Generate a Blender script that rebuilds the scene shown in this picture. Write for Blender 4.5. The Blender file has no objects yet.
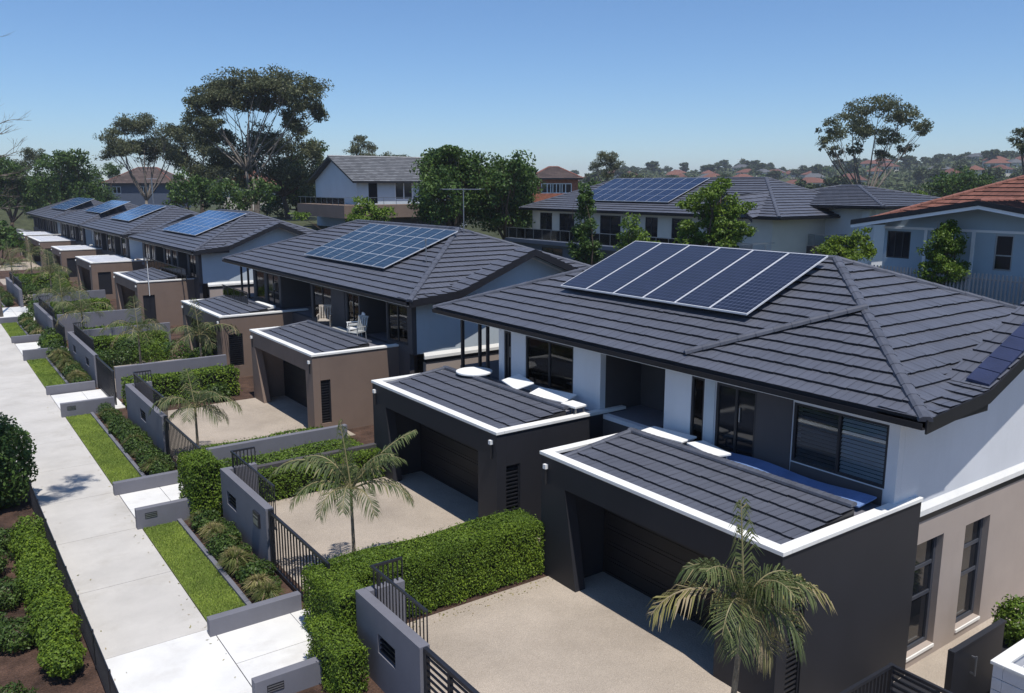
import bpy, bmesh, math, random
import numpy as np
from mathutils import Vector, Matrix
random.seed(7); RNG = np.random.default_rng(11)
R = math.radians
sc = bpy.context.scene
col = sc.collection

# ------------------------------------------------------------------ camera
CAM_H = 9.4; F_PX = 838.0; W_PX, H_PX = 1024, 693; PITCH = R(10.908); YAW = R(35.4226)
cd = bpy.data.cameras.new('camera'); cam = bpy.data.objects.new('camera', cd); col.objects.link(cam)
cam.location = (0, 0, CAM_H); cam.rotation_euler = (R(90) - PITCH, 0, -YAW)
cd.sensor_width = 36.0; cd.lens = 36.0 * F_PX / W_PX; cd.clip_start = 0.1; cd.clip_end = 9000
sc.camera = cam
AX = (math.sin(YAW), math.cos(YAW)); SX = (math.cos(YAW), -math.sin(YAW))
def ahead(side, D):
    'ground point D metres along the view heading and side metres to its right'
    return (AX[0]*D + SX[0]*side, AX[1]*D + SX[1]*side)
def bear(u, D):                                   # u: offset of the bearing in 1/853 of the distance
    return ahead((u-512)/853.4*D, D)
def hz(v, D): return CAM_H + (185-v)*D/853.4      # height seen at elevation v from distance D

# ------------------------------------------------------------------ materials
M = {}
def nt(name):
    m = bpy.data.materials.new(name); m.use_nodes = True
    n = m.node_tree; n.nodes.clear()
    out = n.nodes.new('ShaderNodeOutputMaterial'); b = n.nodes.new('ShaderNodeBsdfPrincipled')
    n.links.new(b.outputs[0], out.inputs[0]); M[name] = m
    return m, n, b, out
def N(n, t, **kw):
    x = n.nodes.new(t)
    for k, v in kw.items(): setattr(x, k, v)
    return x
def mixcol(n, fac, a, b, mode='MIX'):
    x = N(n, 'ShaderNodeMix', data_type='RGBA', blend_type=mode)
    for s, v in ((x.inputs[0], fac), (x.inputs[6], a), (x.inputs[7], b)):
        if hasattr(v, 'links') or isinstance(v, bpy.types.NodeSocket): n.links.new(v, s)
        elif isinstance(v, (int, float)): s.default_value = v
        else: s.default_value = (*v[:3], 1)
    return x.outputs[2]
def noise(n, scale, detail=4, rough=.6, vec=None, lo=.3, hi=.7):
    if vec is None:
        vec = N(n, 'ShaderNodeTexCoord').outputs['Object']
    x = N(n, 'ShaderNodeTexNoise'); x.inputs['Scale'].default_value = scale
    x.inputs['Detail'].default_value = detail; x.inputs['Roughness'].default_value = rough
    n.links.new(vec, x.inputs['Vector'])
    mr = N(n, 'ShaderNodeMapRange'); mr.inputs[1].default_value = lo; mr.inputs[2].default_value = hi
    n.links.new(x.outputs[0], mr.inputs[0])
    return mr.outputs[0]
def bump(n, b, h, strength, dist):
    x = N(n, 'ShaderNodeBump'); x.inputs['Strength'].default_value = strength; x.inputs['Distance'].default_value = dist
    n.links.new(h, x.inputs['Height']); n.links.new(x.outputs[0], b.inputs['Normal'])
def plain(name, c, rough=.7, var=.12, scale=1.5, fine=40, bstr=.15, bdist=.004, spec=.35, metal=0, stain=None, grit=None, streak=0):
    m, n, b, out = nt(name)
    d = [max(0, x*(1-var*1.5)) for x in c]; l = [x*(1+var) for x in c]
    f = noise(n, scale, 5, .65)
    g = noise(n, fine, 3, .6)
    c1 = mixcol(n, f, d, l)
    c2 = mixcol(n, g, [x*(1-var*.8) for x in (1, 1, 1)], (1+var*.4,)*3)
    cc = mixcol(n, 1.0, c1, c2, 'MULTIPLY')
    if grit:
        gg = noise(n, 75, 3, .8, lo=.35, hi=.65); cc = mixcol(n, 1, cc, mixcol(n, gg, (1-grit*.8,)*3, (1+grit*.45,)*3), 'MULTIPLY')
    if streak:
        mp = N(n, 'ShaderNodeMapping'); mp.inputs['Scale'].default_value = (.9, .9, .16); tcx = N(n, 'ShaderNodeTexCoord'); n.links.new(tcx.outputs['Object'], mp.inputs[0])
        ss = noise(n, 2.0, 6, .75, vec=mp.outputs[0], lo=.45, hi=.75); cc = mixcol(n, 1, cc, mixcol(n, ss, (1, 1, 1), (1-streak, 1-streak, 1-streak*1.1)), 'MULTIPLY')
    if stain:
        st = noise(n, stain[1], 6, .7, lo=.52, hi=.72)
        mm = N(n, 'ShaderNodeMath', operation='MULTIPLY'); n.links.new(st, mm.inputs[0]); mm.inputs[1].default_value = stain[2]
        cc = mixcol(n, mm.outputs[0], cc, stain[0])
    n.links.new(cc, b.inputs['Base Color'])
    b.inputs['Roughness'].default_value = rough; b.inputs['Specular IOR Level'].default_value = spec; b.inputs['Metallic'].default_value = metal
    if bstr: bump(n, b, g, bstr, bdist)
    return m
def leafmat(name, dark, light, rough=.55, trans=.25, odd=None):
    m, n, b, out = nt(name)
    geo = N(n, 'ShaderNodeNewGeometry')
    rnd = geo.outputs['Random Per Island']
    cc = mixcol(n, rnd, dark, light)
    f = noise(n, .55, 3, .6)
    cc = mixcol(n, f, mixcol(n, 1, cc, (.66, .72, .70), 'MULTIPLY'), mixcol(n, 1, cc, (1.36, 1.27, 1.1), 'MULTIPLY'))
    if odd:
        t = N(n, 'ShaderNodeMath', operation='GREATER_THAN'); mu = N(n, 'ShaderNodeMath', operation='FRACT'); m3 = N(n, 'ShaderNodeMath', operation='MULTIPLY')
        n.links.new(rnd, m3.inputs[0]); m3.inputs[1].default_value = 37.7; n.links.new(m3.outputs[0], mu.inputs[0])
        n.links.new(mu.outputs[0], t.inputs[0]); t.inputs[1].default_value = odd[1]
        cc = mixcol(n, t.outputs[0], cc, odd[0])
    n.links.new(cc, b.inputs['Base Color']); b.inputs['Roughness'].default_value = rough
    b.inputs['Specular IOR Level'].default_value = .3
    tr = N(n, 'ShaderNodeBsdfTranslucent'); n.links.new(cc, tr.inputs[0])
    mx = N(n, 'ShaderNodeMixShader'); mx.inputs[0].default_value = trans
    n.links.new(b.outputs[0], mx.inputs[1]); n.links.new(tr.outputs[0], mx.inputs[2]); n.links.new(mx.outputs[0], out.inputs[0])
    return m
def tilemat(name, c, var=.25, rough=.5, spec=.4):
    m, n, b, out = nt(name)
    geo = N(n, 'ShaderNodeNewGeometry'); uv = N(n, 'ShaderNodeUVMap')
    r1 = geo.outputs['Random Per Island']
    c1 = mixcol(n, r1, [x*(1-var) for x in c], [x*(1+var) for x in c])
    st = noise(n, .7, 6, .7)
    c2 = mixcol(n, 1, c1, mixcol(n, st, (.88, .88, .88), (1.10, 1.10, 1.09)), 'MULTIPLY')
    # moulded ribs and the side laps of the tiles, across the slope
    sep = N(n, 'ShaderNodeSeparateXYZ'); n.links.new(uv.outputs[0], sep.inputs[0])
    def wave(mult):
        a = N(n, 'ShaderNodeMath', operation='MULTIPLY'); n.links.new(sep.outputs[0], a.inputs[0]); a.inputs[1].default_value = mult
        f = N(n, 'ShaderNodeMath', operation='FRACT'); n.links.new(a.outputs[0], f.inputs[0])
        p = N(n, 'ShaderNodeMath', operation='PINGPONG'); n.links.new(f.outputs[0], p.inputs[0]); p.inputs[1].default_value = .5
        return p.outputs[0]
    w1 = wave(1.0)
    lap = N(n, 'ShaderNodeMapRange'); lap.inputs[1].default_value = 0; lap.inputs[2].default_value = .09; n.links.new(w1, lap.inputs[0])
    c3 = mixcol(n, lap.outputs[0], mixcol(n, 1, c2, (.72, .72, .72), 'MULTIPLY'), c2)
    g = noise(n, 55, 4, .7)
    c4 = mixcol(n, 1, c3, mixcol(n, g, (.8, .8, .8), (1.15, 1.15, 1.15)), 'MULTIPLY')
    n.links.new(c4, b.inputs['Base Color'])
    b.inputs['Roughness'].default_value = rough; b.inputs['Specular IOR Level'].default_value = spec
    hh = N(n, 'ShaderNodeMath', operation='ADD'); n.links.new(lap.outputs[0], hh.inputs[0])
    gm = N(n, 'ShaderNodeMath', operation='MULTIPLY'); n.links.new(g, gm.inputs[0]); gm.inputs[1].default_value = .25; n.links.new(gm.outputs[0], hh.inputs[1])
    bump(n, b, hh.outputs[0], .35, .01)
    return m
def panelmat(name, cell, line, nu, nv, lw=.035, dots=0, rough=.12):
    'cells of a solar module: uv runs 0..1 over one module'
    m, n, b, out = nt(name)
    uv = N(n, 'ShaderNodeUVMap'); sep = N(n, 'ShaderNodeSeparateXYZ'); n.links.new(uv.outputs[0], sep.inputs[0])
    def edge(sock, k):
        a = N(n, 'ShaderNodeMath', operation='MULTIPLY'); n.links.new(sock, a.inputs[0]); a.inputs[1].default_value = k
        f = N(n, 'ShaderNodeMath', operation='FRACT'); n.links.new(a.outputs[0], f.inputs[0])
        p = N(n, 'ShaderNodeMath', operation='PINGPONG'); n.links.new(f.outputs[0], p.inputs[0]); p.inputs[1].default_value = .5
        l = N(n, 'ShaderNodeMath', operation='LESS_THAN'); n.links.new(p.outputs[0], l.inputs[0]); l.inputs[1].default_value = lw
        return l.outputs[0], p.outputs[0]
    e1, p1 = edge(sep.outputs[0], nu); e2, p2 = edge(sep.outputs[1], nv)
    mx = N(n, 'ShaderNodeMath', operation='MAXIMUM'); n.links.new(e1, mx.inputs[0]); n.links.new(e2, mx.inputs[1])
    v = noise(n, 3, 3, .6)
    c0 = mixcol(n, v, [x*.7 for x in cell], [x*1.4 for x in cell])
    if dots:   # chamfered corners of the cells show the pale back sheet
        ad = N(n, 'ShaderNodeMath', operation='ADD'); n.links.new(p1, ad.inputs[0]); n.links.new(p2, ad.inputs[1])
        ls = N(n, 'ShaderNodeMath', operation='LESS_THAN'); n.links.new(ad.outputs[0], ls.inputs[0]); ls.inputs[1].default_value = dots
        m2 = N(n, 'ShaderNodeMath', operation='MAXIMUM'); n.links.new(mx.outputs[0], m2.inputs[0]); n.links.new(ls.outputs[0], m2.inputs[1]); mx = m2
    cc = mixcol(n, mx.outputs[0], c0, line)
    n.links.new(cc, b.inputs['Base Color']); b.inputs['Roughness'].default_value = rough; b.inputs['Specular IOR Level'].default_value = .5
    b.inputs['Coat Weight'].default_value = .12; b.inputs['Coat Roughness'].default_value = .05
    return m

plain('path_concrete', (.52, .495, .455), .85, .09, .5, 60, .12, .003, stain=((.34, .31, .26), .55, .45))
plain('apron_concrete', (.70, .69, .66), .8, .07, .8, 60, .1, .003, stain=((.42, .39, .35), .7, .40))
plain('aggregate', (.44, .375, .305), .85, .13, .4, 26, .9, .008, grit=.55, stain=((.26, .215, .17), .45, .35))
plain('mulch', (.105, .06, .042), .95, .5, 1.2, 22, 1.0, .03)
plain('soil', (.15, .12, .085), .95, .35, .4, 14, .8, .03)
plain('lawn_base', (.16, .21, .04), .95, .3, 2.0, 60, .9, .02)
plain('render_grey', (.165, .165, .19), .75, .07, .8, 70, .15, .003, stain=((.15, .15, .17), .5, .4), streak=.07)
plain('render_dark', (.023, .0235, .029), .6, .08, .6, 70, .15, .003, streak=.07)
plain('render_brown', (.20, .145, .115), .75, .08, .6, 70, .15, .003, streak=.07)
plain('render_taupe', (.40, .335, .29), .75, .05, .6, 70, .15, .003, streak=.045)
plain('render_white', (.66, .68, .71), .7, .04, .5, 70, .12, .003, streak=.045)
plain('render_blue', (.50, .56, .60), .7, .04, .5, 70, .12, .003, streak=.045)
plain('render_teal', (.36, .44, .50), .7, .05, .5, 70, .12, .003, streak=.045)
plain('render_navy', (.085, .105, .15), .7, .06, .5, 70, .12, .003, streak=.045)
plain('render_cream', (.62, .58, .5), .7, .05, .5, 70, .12, .003)
plain('dark_taupe', (.075, .068, .07), .7, .06, .8, 70, .1, .003)
plain('brick_red', (.36, .13, .075), .85, .3, 3, 25, .5, .01)
plain('block_white', (.72, .72, .73), .8, .06, 3, 40, .2, .004)
plain('cap_white', (.80, .79, .75), .6, .05, 1.2, 60, .1, .002, stain=((.5, .47, .4), .8, .3), streak=.045)
plain('trim_white', (.8, .8, .8), .5, .03)
plain('fascia_black', (.018, .018, .022), .45, .1)
plain('ridge_tile', (.092, .099, .124), .55, .2, 2, 60, .3, .004)
plain('fascia_slate', (.06, .065, .08), .45, .1)
plain('tile_edge_shade', (.030, .031, .036), .8, .15)  # tile butts coloured near black: shadow lines between courses painted in
plain('ridge_red', (.22, .09, .065), .7, .2, 2, 60, .3, .004)
plain('ridge_pale', (.36, .36, .36), .7, .2, 2, 60, .3, .004)
plain('door_black', (.016, .015, .017), .5, .12)
plain('garage_door', (.019, .016, .016), .5, .15)
plain('metal_black', (.016, .017, .022), .45, .1, spec=.5)
plain('metal_grey', (.35, .36, .38), .4, .1, metal=.8)
plain('frame_silver', (.72, .73, .75), .35, .05, metal=.2)
plain('plastic_white', (.82, .82, .80), .5, .04)
plain('fabric_grey', (.36, .37, .36), .9, .2, 3, 60, .4, .01)
plain('fabric_blue', (.018, .028, .078), .6, .15, 2, 40, .4, .01)
plain('blind_blue', (.62, .70, .80), .5, .06)
plain('blind_dark', (.16, .17, .20), .5, .06)
plain('sheet_blue', (.15, .24, .46), .6, .15, 2, 40, .4, .01)
plain('curtain', (.45, .5, .55), .9, .1)
plain('metal_roof', (.66, .67, .70), .5, .08, .8, 30, .1, .003)
plain('bark_grey', (.21, .18, .15), .9, .35, 2, 12, .7, .03)
plain('bark_dark', (.105, .075, .055), .95, .35, 3, 14, .9, .03)
plain('palm_trunk', (.24, .20, .14), .85, .3, 4, 25, .6, .01)
plain('stone', (.42, .37, .31), .9, .3, 1.2, 14, .6, .02)
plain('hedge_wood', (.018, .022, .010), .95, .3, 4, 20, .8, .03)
plain('terrain', (.065, .075, .032), .95, .5, .02, 1.2, .5, .1)
tilemat('tile_charcoal', (.098, .105, .132), .05)
tilemat('tile_red', (.175, .074, .054), .25, .7, .25)
tilemat('tile_brown', (.10, .074, .066), .25, .7, .25)
tilemat('tile_grey', (.135, .14, .15), .25, .65, .3)
tilemat('tile_orange', (.23, .10, .07), .25, .7, .25)
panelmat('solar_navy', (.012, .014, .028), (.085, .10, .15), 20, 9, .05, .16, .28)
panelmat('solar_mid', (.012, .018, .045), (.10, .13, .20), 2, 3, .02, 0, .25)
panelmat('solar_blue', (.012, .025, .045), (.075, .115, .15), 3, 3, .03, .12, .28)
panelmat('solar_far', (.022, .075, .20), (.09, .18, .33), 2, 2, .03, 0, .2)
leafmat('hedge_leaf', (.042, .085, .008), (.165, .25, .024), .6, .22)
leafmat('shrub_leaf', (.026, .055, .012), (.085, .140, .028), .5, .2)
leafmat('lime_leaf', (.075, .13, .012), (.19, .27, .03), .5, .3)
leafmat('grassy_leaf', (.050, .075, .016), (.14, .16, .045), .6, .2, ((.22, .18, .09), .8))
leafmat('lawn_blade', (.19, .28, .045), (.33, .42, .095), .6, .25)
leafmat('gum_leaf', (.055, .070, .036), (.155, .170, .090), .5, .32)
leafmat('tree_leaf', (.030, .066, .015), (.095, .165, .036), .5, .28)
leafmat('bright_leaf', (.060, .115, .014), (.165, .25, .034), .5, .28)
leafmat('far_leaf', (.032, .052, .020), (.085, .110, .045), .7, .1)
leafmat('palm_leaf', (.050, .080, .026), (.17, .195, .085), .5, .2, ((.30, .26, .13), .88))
leafmat('palm_dry', (.15, .15, .05), (.34, .30, .13), .6, .2, ((.36, .29, .17), .7))
m, n, b, out = nt('glass_dark')
b.inputs['Base Color'].default_value = (.012, .014, .018, 1); b.inputs['Roughness'].default_value = .06; b.inputs['Specular IOR Level'].default_value = .5
m, n, b, out = nt('glass_clear')
tr = N(n, 'ShaderNodeBsdfTransparent'); tr.inputs[0].default_value = (.80, .84, .86, 1)
gl = N(n, 'ShaderNodeBsdfGlossy'); gl.inputs[1].default_value = .03
fr = N(n, 'ShaderNodeFresnel'); fr.inputs[0].default_value = 1.5
mx = N(n, 'ShaderNodeMixShader'); n.links.new(fr.outputs[0], mx.inputs[0]); n.links.new(tr.outputs[0], mx.inputs[1]); n.links.new(gl.outputs[0], mx.inputs[2]); n.links.new(mx.outputs[0], out.inputs[0])

# ------------------------------------------------------------------ mesh helpers
def prop(o, label=None, cat=None, group=None, kind=None):
    if label: o['label'] = label
    if cat: o['category'] = cat
    if group: o['group'] = group
    if kind: o['kind'] = kind
    return o
def thing(name, label, cat, loc=(0, 0, 0), group=None, rz=0):
    o = bpy.data.objects.new(name, None); col.objects.link(o); o.location = loc; o.rotation_euler = (0, 0, rz)
    o.empty_display_size = .2
    return prop(o, label, cat, group)
def root_of(o):
    while o.parent: o = o.parent
    return o
class MB:
    def __init__(s): s.v = []; s.f = []; s.uv = {}; s.edge = set()
    def add(s, vs, fs):
        b = len(s.v); s.v += [tuple(p) for p in vs]; s.f += [tuple(i+b for i in f) for f in fs]
    def face(s, vs, uv=None):
        b = len(s.v); s.v += [tuple(p) for p in vs]; s.f.append(tuple(range(b, b+len(vs))))
        if uv: s.uv[len(s.f)-1] = uv
    def box(s, x0, x1, y0, y1, z0, z1):
        if x0 > x1: x0, x1 = x1, x0
        if y0 > y1: y0, y1 = y1, y0
        if z0 > z1: z0, z1 = z1, z0
        s.add([(x0,y0,z0),(x1,y0,z0),(x1,y1,z0),(x0,y1,z0),(x0,y0,z1),(x1,y0,z1),(x1,y1,z1),(x0,y1,z1)],
              [(0,3,2,1),(4,5,6,7),(0,1,5,4),(1,2,6,5),(2,3,7,6),(3,0,4,7)])
    def prism(s, poly, d):
        'poly: 3D points of one cap; d: offset of the other cap'
        n = len(poly); P = [Vector(p) for p in poly]; d = Vector(d)
        nn = Vector((0, 0, 0))
        for i in range(n): nn += P[i].cross(P[(i+1) % n])
        if nn.dot(d) > 0: P.reverse()
        b = P + [p+d for p in P]
        fs = [tuple(range(n)), tuple(range(2*n-1, n-1, -1))]
        for i in range(n): j = (i+1) % n; fs.append((j, i, i+n, j+n))
        s.add(b, fs)
    def tube(s, pts, rad, k=8, cap=True):
        pts = [Vector(p) for p in pts]; n = len(pts)
        if not hasattr(rad, '__len__'): rad = [rad]*n
        rings = []; prev = None
        for i, p in enumerate(pts):
            t = (pts[min(i+1, n-1)] - pts[max(i-1, 0)]).normalized()
            if prev is None:
                a = Vector((0, 0, 1)) if abs(t.z) < .9 else Vector((1, 0, 0))
                u = t.cross(a).normalized()
            else:
                u = (prev - t*prev.dot(t)).normalized()
            prev = u; w = t.cross(u)
            rings.append([p + (u*math.cos(2*math.pi*j/k) + w*math.sin(2*math.pi*j/k))*rad[i] for j in range(k)])
        fs = []
        for i in range(n-1):
            for j in range(k):
                fs.append((i*k+j, i*k+(j+1) % k, (i+1)*k+(j+1) % k, (i+1)*k+j))
        if cap: fs.append(tuple(range(k-1, -1, -1))); fs.append(tuple(range((n-1)*k, n*k)))
        s.add([q for r in rings for q in r], fs)
    def build(s, name, mat, parent=None, smooth=False, base=None, bevel=0):
        me = bpy.data.meshes.new(name)
        if parent is not None: o0 = root_of(parent).location
        else: o0 = Vector(base) if base is not None else Vector((0, 0, 0))
        me.from_pydata([(p[0]-o0[0], p[1]-o0[1], p[2]-o0[2]) for p in s.v], [], s.f)
        if s.uv:
            ul = me.uv_layers.new(name='UVMap').data
            for p in me.polygons:
                q = s.uv.get(p.index)
                if q:
                    for li, c in zip(p.loop_indices, q): ul[li].uv = c
        me.materials.append(M[mat] if isinstance(mat, str) else mat)
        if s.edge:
            me.materials.append(M['tile_edge_shade'])
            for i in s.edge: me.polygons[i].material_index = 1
        if smooth: me.polygons.foreach_set('use_smooth', [True]*len(me.polygons))
        me.update()
        o = bpy.data.objects.new(name, me); col.objects.link(o)
        if parent is not None: o.parent = parent
        else: o.location = o0
        if bevel:
            bv = o.modifiers.new('bevel', 'BEVEL'); bv.width = bevel; bv.segments = 2; bv.limit_method = 'ANGLE'
        return o
def boxpart(name, mat, parent, *b, bevel=0):
    m = MB(); m.box(*b); return m.build(name, mat, parent, bevel=bevel)
def copy_tree(o, parent=None):
    c = o.copy(); col.objects.link(c)
    if parent is not None: c.parent = parent
    for ch in o.children: copy_tree(ch, c)
    return c
def quads(name, V, mat, parent=None, base=None):
    'V: (n,4,3) array of separate quads'
    V = np.asarray(V, dtype=np.float32); n = len(V)
    o0 = np.array(root_of(parent).location if parent is not None else (base if base is not None else (0, 0, 0)), dtype=np.float32)
    me = bpy.data.meshes.new(name); me.vertices.add(4*n); me.loops.add(4*n); me.polygons.add(n)
    me.vertices.foreach_set('co', (V.reshape(-1, 3)-o0).ravel())
    me.loops.foreach_set('vertex_index', np.arange(4*n, dtype=np.int32))
    me.polygons.foreach_set('loop_start', np.arange(0, 4*n, 4, dtype=np.int32))
    me.update(calc_edges=True); me.materials.append(M[mat])
    o = bpy.data.objects.new(name, me); col.objects.link(o)
    if parent is not None: o.parent = parent
    else: o.location = o0
    return o
def unit(a): return a/np.maximum(np.linalg.norm(a, axis=-1, keepdims=True), 1e-9)
def leaf_quads(P, Nn, L, W, spread=.8, updroop=0):
    'rhombic leaves at P facing roughly Nn'
    n = len(P)
    nrm = unit(Nn + RNG.normal(0, spread, (n, 3)))
    t = RNG.normal(0, 1, (n, 3)); t[:, 2] += updroop
    a = unit(t - nrm*np.sum(t*nrm, 1, keepdims=True)); b = np.cross(nrm, a)
    l = (L*RNG.uniform(.6, 1.25, n))[:, None]/2; w = (W*RNG.uniform(.6, 1.25, n))[:, None]/2
    return np.stack([P-a*l, P+b*w-a*l*.15, P+a*l, P-b*w-a*l*.15], 1)

# ---- tiled roof faces: every tile a small lapped slab
def clip(poly, ax, val, keep_less):
    out = []
    n = len(poly)
    for i in range(n):
        p, q = poly[i], poly[(i+1) % n]
        ip = (p[ax] <= val+1e-9) if keep_less else (p[ax] >= val-1e-9)
        iq = (q[ax] <= val+1e-9) if keep_less else (q[ax] >= val-1e-9)
        if ip: out.append(p)
        if ip != iq:
            t = (val-p[ax])/(q[ax]-p[ax]); out.append((p[0]+(q[0]-p[0])*t, p[1]+(q[1]-p[1])*t))
    return out
def newell(P):
    nn = Vector((0, 0, 0))
    for i in range(len(P)): nn += P[i].cross(P[(i+1) % len(P)])
    return nn.normalized()
def tile_face(mb, poly, u=None, gauge=.42, tw=.30, lift=.05, ov=.05, rnd=random.Random(3), org=None):
    P = [Vector(p) for p in poly]; nn = newell(P)
    if nn.z < 0: nn = -nn
    u = Vector(u) if u is not None else Vector((0, 0, 1)).cross(nn)
    u = (u - nn*u.dot(nn)).normalized(); v = nn.cross(u)
    if v.z < 0: u = -u; v = -v
    o = Vector(org) if org is not None else min(P, key=lambda p: p.dot(v))
    q = [((p-o).dot(u), (p-o).dot(v)) for p in P]
    vmax = max(a[1] for a in q); k = 0
    while k*gauge < vmax-.02:
        v0 = k*gauge; v1 = v0+gauge+ov
        strip = clip(clip(q, 1, v0, False), 1, v1, True)
        if len(strip) > 2:
            u0 = min(a[0] for a in strip); u1 = max(a[0] for a in strip)
            off = (k % 2)*.5*tw
            i0 = math.floor((u0-off)/tw); i1 = math.ceil((u1-off)/tw)
            for i in range(i0, i1):
                ua = i*tw+off; cell = clip(clip(strip, 0, ua+.003, False), 0, ua+tw-.003, True)
                if len(cell) < 3: continue
                jl = rnd.uniform(-.004, .004); jv = rnd.uniform(-.012, .012)
                def pt(c, extra=0):
                    vv = c[1] + (jv if abs(c[1]-v0) < 1e-6 and k > 0 else 0)
                    h = max(.004, lift*(1-(c[1]-v0)/(gauge+ov)) + jl) + .004
                    return o + u*c[0] + v*vv + nn*(h if not extra else -.01)
                mb.face([pt(c) for c in cell], [((c[0]-off)/tw, c[1]/gauge) for c in cell])
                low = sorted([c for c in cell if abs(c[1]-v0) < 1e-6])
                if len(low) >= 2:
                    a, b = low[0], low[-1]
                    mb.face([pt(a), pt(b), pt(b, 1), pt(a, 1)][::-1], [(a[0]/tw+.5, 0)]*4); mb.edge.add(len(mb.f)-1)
        k += 1
def ridge_caps(mb, p0, p1, r=.13, seg=.42, up=.02):
    p0 = Vector(p0); p1 = Vector(p1); d = p1-p0; L = d.length; d.normalize()
    side = d.cross(Vector((0, 0, 1))).normalized(); w = side.cross(d)
    n = max(1, int(L/seg))
    for i in range(n):
        a = p0+d*(L*i/n) ; b = p0+d*(L*(i+1)/n+.03)
        ra, rb = r*1.06, r*.94
        ring = lambda c, rr: [c + w*up + side*(rr*math.cos(t)) + w*(rr*.72*math.sin(t)) for t in (R(-12), R(30), R(65), R(115), R(150), R(192))]
        A = ring(a, ra); B = ring(b, rb)
        fs = [(j, j+1, j+7, j+6) for j in range(5)] + [(5, 4, 3, 2, 1, 0), (6, 7, 8, 9, 10, 11)]
        mb.add(A+B, fs)
def gridwall(mb, ax, us, zs, holes, d0, d1):
    """wall in the plane normal to ax ('x' or 'y'), from us[0]..us[1] and zs[0]..zs[1], with rectangular holes (u0,u1,z0,z1)"""
    U = sorted(set([us[0], us[1]] + [c for h in holes for c in h[:2] if us[0] < c < us[1]]))
    Z = sorted(set([zs[0], zs[1]] + [c for h in holes for c in h[2:4] if zs[0] < c < zs[1]]))
    def solid(i, j):
        if i < 0 or j < 0 or i >= len(U)-1 or j >= len(Z)-1: return False
        cu = (U[i]+U[i+1])/2; cz = (Z[j]+Z[j+1])/2
        return not any(h[0] < cu < h[1] and h[2] < cz < h[3] for h in holes)
    P = (lambda u, d, z: (d, u, z)) if ax == 'x' else (lambda u, d, z: (u, d, z))
    flip = ax == 'x'
    def q(a):
        mb.face(a[::-1] if flip else a)
    for i in range(len(U)-1):
        for j in range(len(Z)-1):
            if not solid(i, j): continue
            a, b, c, e = U[i], U[i+1], Z[j], Z[j+1]
            q([P(a, d0, c), P(b, d0, c), P(b, d0, e), P(a, d0, e)])
            q([P(b, d1, c), P(a, d1, c), P(a, d1, e), P(b, d1, e)])
            if not solid(i-1, j): q([P(a, d1, c), P(a, d0, c), P(a, d0, e), P(a, d1, e)])
            if not solid(i+1, j): q([P(b, d0, c), P(b, d1, c), P(b, d1, e), P(b, d0, e)])
            if not solid(i, j-1): q([P(a, d1, c), P(b, d1, c), P(b, d0, c), P(a, d0, c)])
            if not solid(i, j+1): q([P(a, d0, e), P(b, d0, e), P(b, d1, e), P(a, d1, e)])
SUN, SKY, HAZE, EXPO = 4.6, .122, .00028, 0.04
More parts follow.
